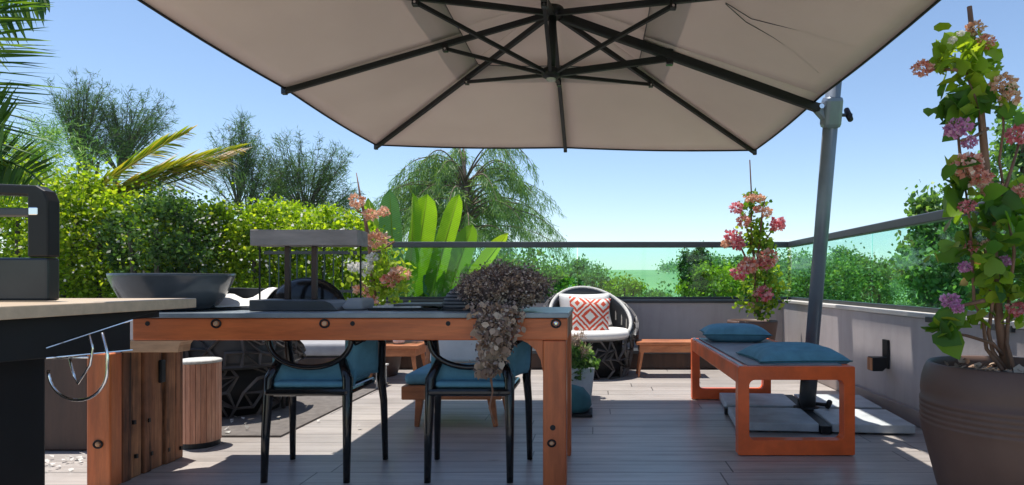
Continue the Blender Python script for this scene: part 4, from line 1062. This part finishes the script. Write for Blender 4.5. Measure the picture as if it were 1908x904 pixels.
# ------------------------------------------------------------------ wall lamp
yl = 4.45; zl = .36
t = thing('wall_lamp', 'black L-shaped wall lamp on the right parapet', 'lamp', (WX, yl, zl))
MB().box(WX-.02, WX-.001, yl-.03, yl+.05, zl-.06, zl+.14).build('back_plate', M['black'], t, bevel=.004)
MB().prism([(WX-.02,-.0+zl-.045),(WX-.05,zl-.075),(WX-.12,zl-.075),(WX-.12,zl+.02),(WX-.02,zl+.02)], 'y', yl-.035, yl+.05).build('housing', M['black'], t, bevel=.004)
MB().box(WX-.125, WX-.121, yl-.03, yl+.045, zl-.07, zl+.015).build('lens', M['weatherl'], t)

# ------------------------------------------------------------------ greenery beyond the terrace
def bush(name, label, c, r, n_, mat, size, clumps=40, group=None, cat='bush', cr=.3, tpl='diamond', stem=True, white=0, zb=-3.2):
    t = thing(name, label, cat, (c[0], c[1], zb), group)
    leaves('foliage', clumpy(c, r, n_, clumps, cr), size, G[mat], t, tpl)
    if white: leaves('blossom', clumpy((c[0], c[1]-r[1]*.3, c[2]), r, white, clumps, cr), size*.8, G['white'], t, 'petal')
    if stem:
        mb = MB()
        for k in range(5):
            a = 2*pi*k/5; mb.tube([(c[0], c[1], zb), (c[0]+.2*r[0]*cos(a), c[1]+.2*r[1]*sin(a), (zb+c[2])/2), (c[0]+.6*r[0]*cos(a), c[1]+.6*r[1]*sin(a), c[2]+.3*r[2])], [.07,.05,.02], 6)
        mb.build('stems', M['barkd'], t)
    return t

# hedge: several shrubs in a row
HG = 'hedge shrubs beyond the back wall'
hs = ((40, 450, 7.6, 1.1, 1.0, 'leftmost hedge shrub with white blossom, beside the grill'), (190, 468, 7.9, 1.0, .8, 'lime green hedge shrub above the dark bowl'),
      (330, 478, 7.8, 1.0, .75, 'hedge shrub with white blossom above the white napkin'), (470, 490, 7.9, .95, .72, 'yellow-green hedge shrub left of the board stand'), (600, 495, 8.0, .8, .7, 'yellow-green hedge shrub behind the board stand'))
for px, py, D, rx_, rz_, lb in hs:
    c = P(px, py, D); bush('hedge_shrub', lb, (c.x, c.y, c.z), (rx_, .5, rz_), 16000, 'hedge', .044, 150, HG, 'hedge', .2, 'oval', True, 450)
c = P(300, 440, 7.4); bush('bush', 'dark green bush standing in the middle of the hedge', (c.x, c.y, c.z-.1), (.55,.4,.55), 7000, 'dark', .05, 40)
c = P(100, 330, 9.5); bush('bush', 'tall feathery green bush behind the left end of the hedge', (c.x, c.y, c.z), (1.1,.7,.75), 9000, 'mid', .09, 50, None, 'bush', .28, 'needle')
c = P(545, 425, 10.5); bush('bush', 'pale yellow-green bush behind the board stand, above the hedge', (c.x, c.y, c.z), (1.1,.6,.38), 7000, 'hedge', .055, 40)
c = P(400, 500, 9.5); bush('bush', 'broad hedge growing behind the row of hedge shrubs', (c.x-.5, c.y, c.z-.1), (3.3,.6,.7), 16000, 'hedge', .06, 90)

# feathery trees: limbs fan out from a hub into each lobe of the crown, twigs and needles along them
def ftree(label, D, bx_, hub_, lobes, seed, n_=22, nl=.17, droop=.25, dens=.8, group='feathery trees beyond the hedge'):
    rs = random.Random(seed); h = P(hub_[0], hub_[1], D); base = P(bx_, 0, D)
    t = thing('feathery_tree', label, 'tree', (base.x, D, -3.2), group)
    mb = MB(); mb.tube([(base.x, D, -3.2), ((base.x+h.x)/2+.1, D, (h.z-3.2)/2), tuple(h)], [.2,.15,.1], 8)
    tp, td = [], []
    for cx, cy, rx_, ry_, k_ in lobes:
        c = P(cx, cy, D); a_ = rx_*D/F; b_ = ry_*D/F; hub2 = h.lerp(c, .35)+Vector((rs.uniform(-.15,.15), 0, -b_*.35))
        mb.tube([h, h.lerp(hub2, .5)+Vector((rs.uniform(-.1,.1),0,0)), hub2], [.085,.07,.055], 7)
        for i in range(int(n_*k_)):
            al = rs.uniform(0, 2*pi); rr_ = rs.uniform(.55,1.12); el = math.asin(rs.uniform(-.75,1))
            e = c+Vector((cos(al)*cos(el)*a_*rr_, sin(al)*cos(el)*a_*.8*rr_, sin(el)*b_*rr_))
            mid = hub2.lerp(e, .5)+Vector((rs.gauss(0,.1)*a_, rs.gauss(0,.1)*a_, .16*b_))
            pl = bez(hub2, mid, e, 9); mb.tube(pl, [.03-.0265*j/9 for j in range(10)], 4)
            for j in range(3, 10):
                dl = (pl[min(9, j+1)]-pl[j-1]).normalized()
                for _ in range(3 if j > 4 else 1):
                    td_ = (dl+Vector((rs.gauss(0,.6), rs.gauss(0,.6), rs.gauss(0,.55)))).normalized(); L = rs.uniform(.25,.6)*min(a_, b_)*.55
                    q1 = pl[j]+td_*L*.6; q2 = pl[j]+td_*L+Vector((0,0,-L*droop)); mb.tube([pl[j], q1, q2], [.008,.005,.002], 3)
                    for m_ in range(int(11*dens)):
                        f = rs.uniform(.15,1.1); q = (pl[j].lerp(q1, f/.6) if f < .6 else q1.lerp(q2, (f-.6)/.4))
                        tp.append(tuple(q+Vector((rs.gauss(0,.07), rs.gauss(0,.07), rs.gauss(0,.07))))); td.append(tuple(td_+Vector((0,0,-droop))))
    mb.build('trunk', M['barkd'], t, True)
    leaves('foliage', np.array(tp), nl, G['tree'], t, 'needle', dirs=np.array(td), jitter=.45)
ftree('tall narrow feathery tree at the left, nearest the palm fronds', 24, 150, (150,330), [(150,190,48,62,1.5),(185,250,50,60,.8)], 3)
ftree('feathery round-headed tree second from the left', 25, 235, (215,330), [(255,215,62,52,1.7),(215,265,55,45,.7)], 5)
ftree('wispy tree above the hedge with forking bare limbs', 23, 445, (455,420), [(435,275,50,54,1.4),(470,345,85,62,1.5)], 8, dens=.75)
ftree('wispy broad tree right above the board stand', 24, 590, (575,430), [(570,312,92,54,2.5),(620,360,50,42,.9)], 21, dens=.75)

# fronds
def frond(mbs, rach, ll, mat_list, per=3, droop=.3, side=(1,1), width=.05, ang=.5, rs=random, nrm=None):
    """leaflets along a rachis; mbs = (rachis MB, list of leaflet tuples)"""
    rm, lf = mbs; pts = [Vector(p) for p in rach]; N = len(pts)
    rm.tube(pts, [.022*(1-.8*i/N) for i in range(N)], 6)
    for i in range(1, N-1):
        d = (pts[i+1]-pts[i]); L = d.length; d.normalize()
        u = Vector(nrm or (0,0,1)); s_ = d.cross(u)
        if s_.length < .05: s_ = Vector((0,1,0)).cross(d)
        s_.normalize()
        f = i/N; ln = ll*math.sin(pi*min(1,.12+f*.86))**.6
        for k in range(per):
            p = pts[i]+d*L*k/per
            for sd_ in (-1, 1):
                if not side[0 if sd_ < 0 else 1]: continue
                dd_ = (s_*sd_+d*ang+Vector((0,0,-droop*.4))+Vector((rs.gauss(0,.07), rs.gauss(0,.07), rs.gauss(0,.07)))).normalized()
                lf.append((p, dd_, ln*rs.uniform(.8,1.1), width, droop))
def leafstrips(name, lf, mat, parent):
    V = []; Fq = []
    for p, d, ln, w, droop in lf:
        s_ = d.cross(Vector((random.gauss(0,.3),random.gauss(0,.3),1)));
        if s_.length < .01: s_ = Vector((1,0,0))
        s_.normalize(); k0 = len(V)
        for j in range(4):
            f = j/3; q = p+d*ln*f+Vector((0,0,-droop*ln*f*f*.6)); ww = w*(.35, 1, .75, .06)[j]
            V.append(tuple(q-s_*ww/2)); V.append(tuple(q+s_*ww/2))
        for j in range(3): Fq.append((k0+2*j, k0+2*j+1, k0+2*j+3, k0+2*j+2))
    return npmesh(name, np.array(V), np.array(Fq), mat, parent)

# soft drooping tree behind the banana plants
D = 17; h = P(872, 470, D)
t = thing('drooping_tree', 'soft feathery tree with long drooping boughs behind the banana leaves', 'tree', (h.x, D, -3.2))
mb = MB(); top = P(868, 345, D)
mb.tube([(h.x-.1, D, -3.2), (h.x, D, 0), tuple(h), tuple(top)], [.22,.17,.12,.07], 10)
rs = random.Random(12); tp, td = [], []
for i in range(74):
    al = rs.uniform(0, 2*pi); f = rs.random(); s0 = h.lerp(top, .25+.85*f)
    reach = rs.uniform(1.3, 2.9)*(1 if cos(al) > 0 else .92)*(1.05-.25*f); rise = rs.uniform(.3,1.5)*(.5+.7*f)
    e1 = s0+Vector((cos(al)*reach*.55, sin(al)*reach*.5, rise*1.3)); e2 = s0+Vector((cos(al)*reach, sin(al)*reach*.9, rise*.6-rs.uniform(.5,1.5)*.8))
    pl = bez(s0, e1, e2, 14); mb.tube(pl, [.032-.028*j/14 for j in range(15)], 4)
    for j in range(4, 15):
        dl = (pl[min(14, j+1)]-pl[j-1]).normalized()
        for _ in range(5):
            d_ = (dl*.35+Vector((rs.gauss(0,.3), rs.gauss(0,.3), -rs.uniform(.5,1.2)))).normalized(); L = rs.uniform(.2,.65)
            for m_ in range(9):
                tp.append(tuple(pl[j]+d_*L*rs.random()+Vector((rs.gauss(0,.04), rs.gauss(0,.04), rs.gauss(0,.03))))); td.append(tuple(d_))
mb.build('trunk', M['bark'], t, True)
leaves('foliage', np.array(tp), .15, G['droop'], t, 'needle', dirs=np.array(td), jitter=.35)

# near palm at the left edge, mostly outside the frame
b = P(-210, 300, 5.2)
t = thing('palm_tree', 'near palm with spiky green fronds at the left edge', 'tree', (b.x, b.y, 0-3.2))
MB().tube([(b.x-.2, b.y, -3.2), (b.x-.1, b.y, 0), (b.x, b.y, b.z)], [.16,.13,.11], 12).build('trunk', M['bark'], t, True)
rm = MB(); lf = []
for ctrl, ll, n_ in (([P(-110,340,5.2), P(-5,220,5.0), P(-35,-150,4.8)], .64, 34), ([P(-200,300,5.3), P(-90,20,5.2), P(90,-10,5.0)], .4, 20), ([P(-200,310,5.1), P(-90,230,5.0), P(10,235,4.9)], .5, 16), ([P(-180,330,5.3), P(0,250,5.2), P(80,345,5.0)], .36, 18)):
    frond((rm, lf), bez(*ctrl, n_), ll, None, 3, .1, (1,1), .036, .35, random, (.12,-1,.15))
rm.build('frond_stalks', G['palm'], t, True); leafstrips('fronds', lf, G['palm'], t)
rm = MB(); lf2 = []; lf3 = []; DY = 7.9
for ctrl, ll in (([P(120,400,DY+.3), P(240,300,DY), P(352,246,DY-.2)], .44), ([P(140,400,DY+.2), P(270,315,DY), P(448,276,DY-.3)], .46), ([P(140,405,DY+.3), P(250,325,DY), P(425,300,DY-.2)], .46)):
    frond((rm, lf2), bez(*ctrl, 26), ll, None, 3, .2, (1,1), .034, 2.2, random, (.2,-1,.5))
for ctrl, ll in (([P(150,405,DY+.3), P(270,335,DY), P(430,295,DY-.2)], .75), ([P(150,410,DY+.2), P(260,350,DY), P(400,318,DY-.1)], .6)):
    frond((rm, lf3), bez(*ctrl, 24), ll, None, 3, .3, (1,0), .03, 1.5, random, (.2,-1,.5)); frond((rm, lf3), bez(*ctrl, 24), ll*.9, None, 2, .2, (0,1), .026, 1.9, random, (.2,-1,.5))
c = P(125, 405, DY+.3)
t = thing('yellow_palm', 'small palm with yellowing and dry arching fronds above the hedge', 'palm', (c.x, c.y, -3.2))
MB().tube([(c.x-.1, c.y, -3.2), (c.x-.05, c.y, -1), (c.x+.02, c.y, c.z)], [.09,.07,.05], 10).build('trunk', M['bark'], t, True)
rm.build('frond_stalks', G['yellow'], t, True); leafstrips('yellow_fronds', lf2, G['yellow'], t); leafstrips('dry_fronds', lf3, G['dry'], t)

# banana plants
def banana(label, specs, D, loc):
    t = thing('banana_plant', label, 'plant', (loc.x, D, -3.2), 'banana plants behind the glass')
    for (x0, y0), (x1, y1), w, mt, curl in specs:
        a = P(x0, y0, D+random.uniform(-.2,.2)); b_ = P(x1, y1, D-.1+random.uniform(-.2,.2)); d = b_-a; L = d.length; d.normalize()
        s_ = Vector((cos(curl), sin(curl), 0)); s_ = (s_-d*s_.dot(d)).normalized(); nrm = d.cross(s_)
        N = 18; K = 4; vs_ = []; fs = []; W = w*D/F
        for i in range(N+1):
            f = i/N; ww = W*.5*min(1, (f*9)**.6)*max(0, 1-max(0, f-.72)**2*12.6)**.5 if f < 1 else 0.004
            c = a+d*L*f+nrm*.1*sin(f*2.2)
            for j in range(-K, K+1):
                s = j/K; rip = .012*sin(i*2.4+j)*abs(s)+.006*sin(i*5.1)*abs(s)
                vs_.append(c+s_*s*ww+nrm*(abs(s)*ww*.45+rip))
        for i in range(N):
            for j in range(2*K): q = i*(2*K+1)+j; fs.append((q, q+1, q+2*K+2, q+2*K+1))
        lfm = MB().add(vs_, fs).build('leaf', G[mt], t, True)
        MB().tube([a-d*.25, a, a+d*L*.5+nrm*.085, a+d*L*.96+nrm*.08], [.022,.018,.012,.003], 6).build('midrib', G['lime'], lfm, True)
    MB().tube([(loc.x, D, -3.2), (loc.x, D, loc.z-.1), (loc.x+.02, D, loc.z+.3)], [.16,.12,.06], 12).build('trunk', G['bananad'], t, True)
banana('banana plant with tall broken blue-green leaves', [((742,600),(728,352),42,'bananad',.5), ((755,560),(757,358),36,'banana',-.9), ((765,560),(795,362),48,'banana',.15), ((735,560),(650,398),40,'banana',.4), ((730,545),(690,365),30,'lime',.7)], 8.4, P(748, 600, 8.4))
banana('banana plant with one long narrow pale-edged leaf leaning right', [((800,560),(856,362),34,'banana',.3), ((812,560),(822,430),40,'bananad',.8), ((825,580),(880,420),40,'vine',.2), ((800,570),(870,470),30,'lime',.6), ((790,590),(790,430),30,'bananad',1.1), ((830,600),(950,440),30,'lime',.5)], 8.7, P(815, 600, 8.7))
c = P(800, 520, 9.3); bush('bush', 'green bush with pale blossom at the foot of the banana leaves', (c.x, c.y, c.z-.2), (1.0,.5,.55), 9000, 'mid', .06, 50, None, 'bush', .3, 'diamond', True, 260)
c = P(960, 500, 9.8); bush('bush', 'lime and green bush behind the dried flower bunch', (c.x, c.y, c.z-.2), (.7,.4,.45), 6000, 'vine', .06, 34)
# bushes behind the glass
for px, py, D, rx_, rz_, mt, n_, lb in (
    (1068,525,12,.62,.42,'mid',6000,'round green bush seen through the glass left of the tub chair'),
    (1155,540,12,.42,.26,'lime',3500,'low yellow-green bush seen through the glass above the tub chair'),
    (1225,552,14,.5,.16,'mid',2500,'low green bush at the edge of the field behind the glass'),
    (1318,528,11,.5,.32,'lime',5000,'yellow-green bush behind the glass left of the corner plant'),
    (1385,520,11.5,.42,.34,'lime',5000,'yellow-green bush directly behind the corner planter'),
    (1460,530,13,.5,.4,'mid',5000,'green bush behind the glass corner'),
    (1530,530,12,.7,.5,'mid',8000,'dense green bush behind the parasol mast'),
    (1610,525,13,.9,.5,'mid',9000,'wide green bush between mast and right tree with pink blossom')):
    c = P(px, py, D); bush('bush', lb, (c.x, c.y, c.z-.05), (rx_, rx_*.8, rz_), n_, mt, .058, 36, 'bushes behind the glass', 'bush', .3, 'diamond', True, 0)
for px, py, w, h, D, lb in ((1287,510,.17,.42,11,'dark narrow columnar cypress, left of the pair'), (1308,515,.2,.45,11.3,'dark columnar cypress, right of the pair')):
    c = P(px, py, D); bush('cypress', lb, (c.x, c.y, c.z), (w, w, h), 3500, 'dark', .05, 26, 'columnar cypresses behind the glass', 'tree', .3)
# tree line far away
TL = 'far trees along the field edge'
k = 0
far_lb = ['far tree above the cypress pair', 'far tree left of the corner plant', 'far tree between cypresses and mast', 'tall far tree left of the parasol mast', 'low far tree just right of the mast', 'dark far tree with its own trunk right of the mast', 'far rounded tree in the middle of the right glass', 'far tree behind the right tree', 'far tree at the right edge of the glass']
for (px, py, rx_, rz_), lb in zip(((1322,500,1.7,1.2),(1365,505,1.5,1.0),(1440,512,1.6,1.1),(1478,505,1.6,1.3),(1530,505,1.6,1.1),(1572,498,1.4,1.3),(1630,508,2.6,1.0),(1700,505,2.6,1.1),(1780,505,3.,1.3)), far_lb):
    D = 40; c = P(px, py, D); 
    t = thing('far_tree', lb, 'tree', (c.x, D, -3.2), TL)
    leaves('crown', clumpy((c.x, D, c.z-.2), (rx_, rx_*.8, rz_), 4500, 34, .3), .17, G['mid'], t)
    MB().tube([(c.x, D, -3.2), (c.x+.1, D, c.z-.3)], [.2,.12], 7).build('trunk', M['barkd'], t); k += 1
rr2 = random.Random(2)
tb_ = MB(); pl_ = []
for i in range(90):
    D = rr2.uniform(240,420); px = rr2.uniform(900,2000); x = (px-CX)*D/F
    z = gz(x, D); 
    if 1115 < px < 1232: continue
    for _ in range(160): pl_.append((x+rr2.gauss(0,2.2), D+rr2.gauss(0,2), z+1.8+rr2.gauss(0,1.3)))
for px in (1236,1243,1252,1262,1268):
    D = 395; x = (px-CX)*D/F
    for _ in range(120): pl_.append((x+rr2.gauss(0,1.2), D+rr2.gauss(0,1), gz(x, D)+1.2+rr2.gauss(0,.7)))
tag(leaves('distant_woodland', np.array(pl_), 1.0, G['mid'], None), 'line of tiny distant trees along the horizon of the field', 'woodland', None, 'stuff')
# undergrowth mass behind right glass
V_ = np.concatenate([clumpy(((x-CX)*16/F, 16, -.35+.1*sin(x)), (1.5,1.2,.95), 5000, 40, .3) for x in range(1000, 2000, 90)])
tag(leaves('undergrowth', V_, .085, G['mid'], None), 'thick mixed green undergrowth below the terrace behind the glass', 'undergrowth', None, 'stuff')

# right tree beyond the side glass
def broadtree(label, c, r, n_, mat, size, clumps, D, white=0):
    t = thing('garden_tree', label, 'tree', (c[0], c[1], -3.2))
    pts = clumpy(c, r, n_, clumps, .2, .35); leaves('foliage', pts, size, G[mat], t, 'oval')
    mb = MB(); mb.tube([(c[0], c[1], -3.2), (c[0]+.05, c[1], c[2]-r[2]*.7), (c[0], c[1], c[2])], [.12,.09,.04], 8)
    for k in range(16):
        a = random.uniform(0, 2*pi); z = random.uniform(-.6,.5); e_ = Vector((cos(a)*.6*r[0], sin(a)*.6*r[1], (z+.4)*r[2]*.45))
        s0 = Vector((c[0], c[1], c[2]+z*r[2]*.7)); mb.tube([s0, s0+e_*.5+Vector((0,0,.06)), s0+e_], [.03,.018,.006], 5)
    mb.build('trunk', M['bark'], t, True); return t
c = P(1768, 470, 8.2); broadtree('leafy green tree behind the right glass and the big plant', (c.x, c.y, c.z-.15), (.62,.6,.95), 9500, 'mid', .07, 70, 8.2)
c = P(1890, 330, 7.5); broadtree('tall leafy tree at the right edge behind the climber', (c.x+.1, c.y, c.z-.3), (.42,.5,1.0), 7000, 'mid', .06, 50, 7.5)

# ------------------------------------------------------------------ summer haze in the air over the fields
m = bpy.data.materials.new('haze_air'); m.use_nodes = True; n = m.node_tree.nodes; l = m.node_tree.links; n.clear()
pv = n.new('ShaderNodeVolumePrincipled'); pv.inputs['Color'].default_value = (.8,.88,.97,1); pv.inputs['Density'].default_value = .00045
out = n.new('ShaderNodeOutputMaterial'); l.new(pv.outputs[0], out.inputs['Volume'])
hz = MB().box(-4300, 4300, -80, 6300, -8, 18.5).build('haze', m); tag(hz, 'pale summer haze over the far field', 'haze', None, 'stuff')
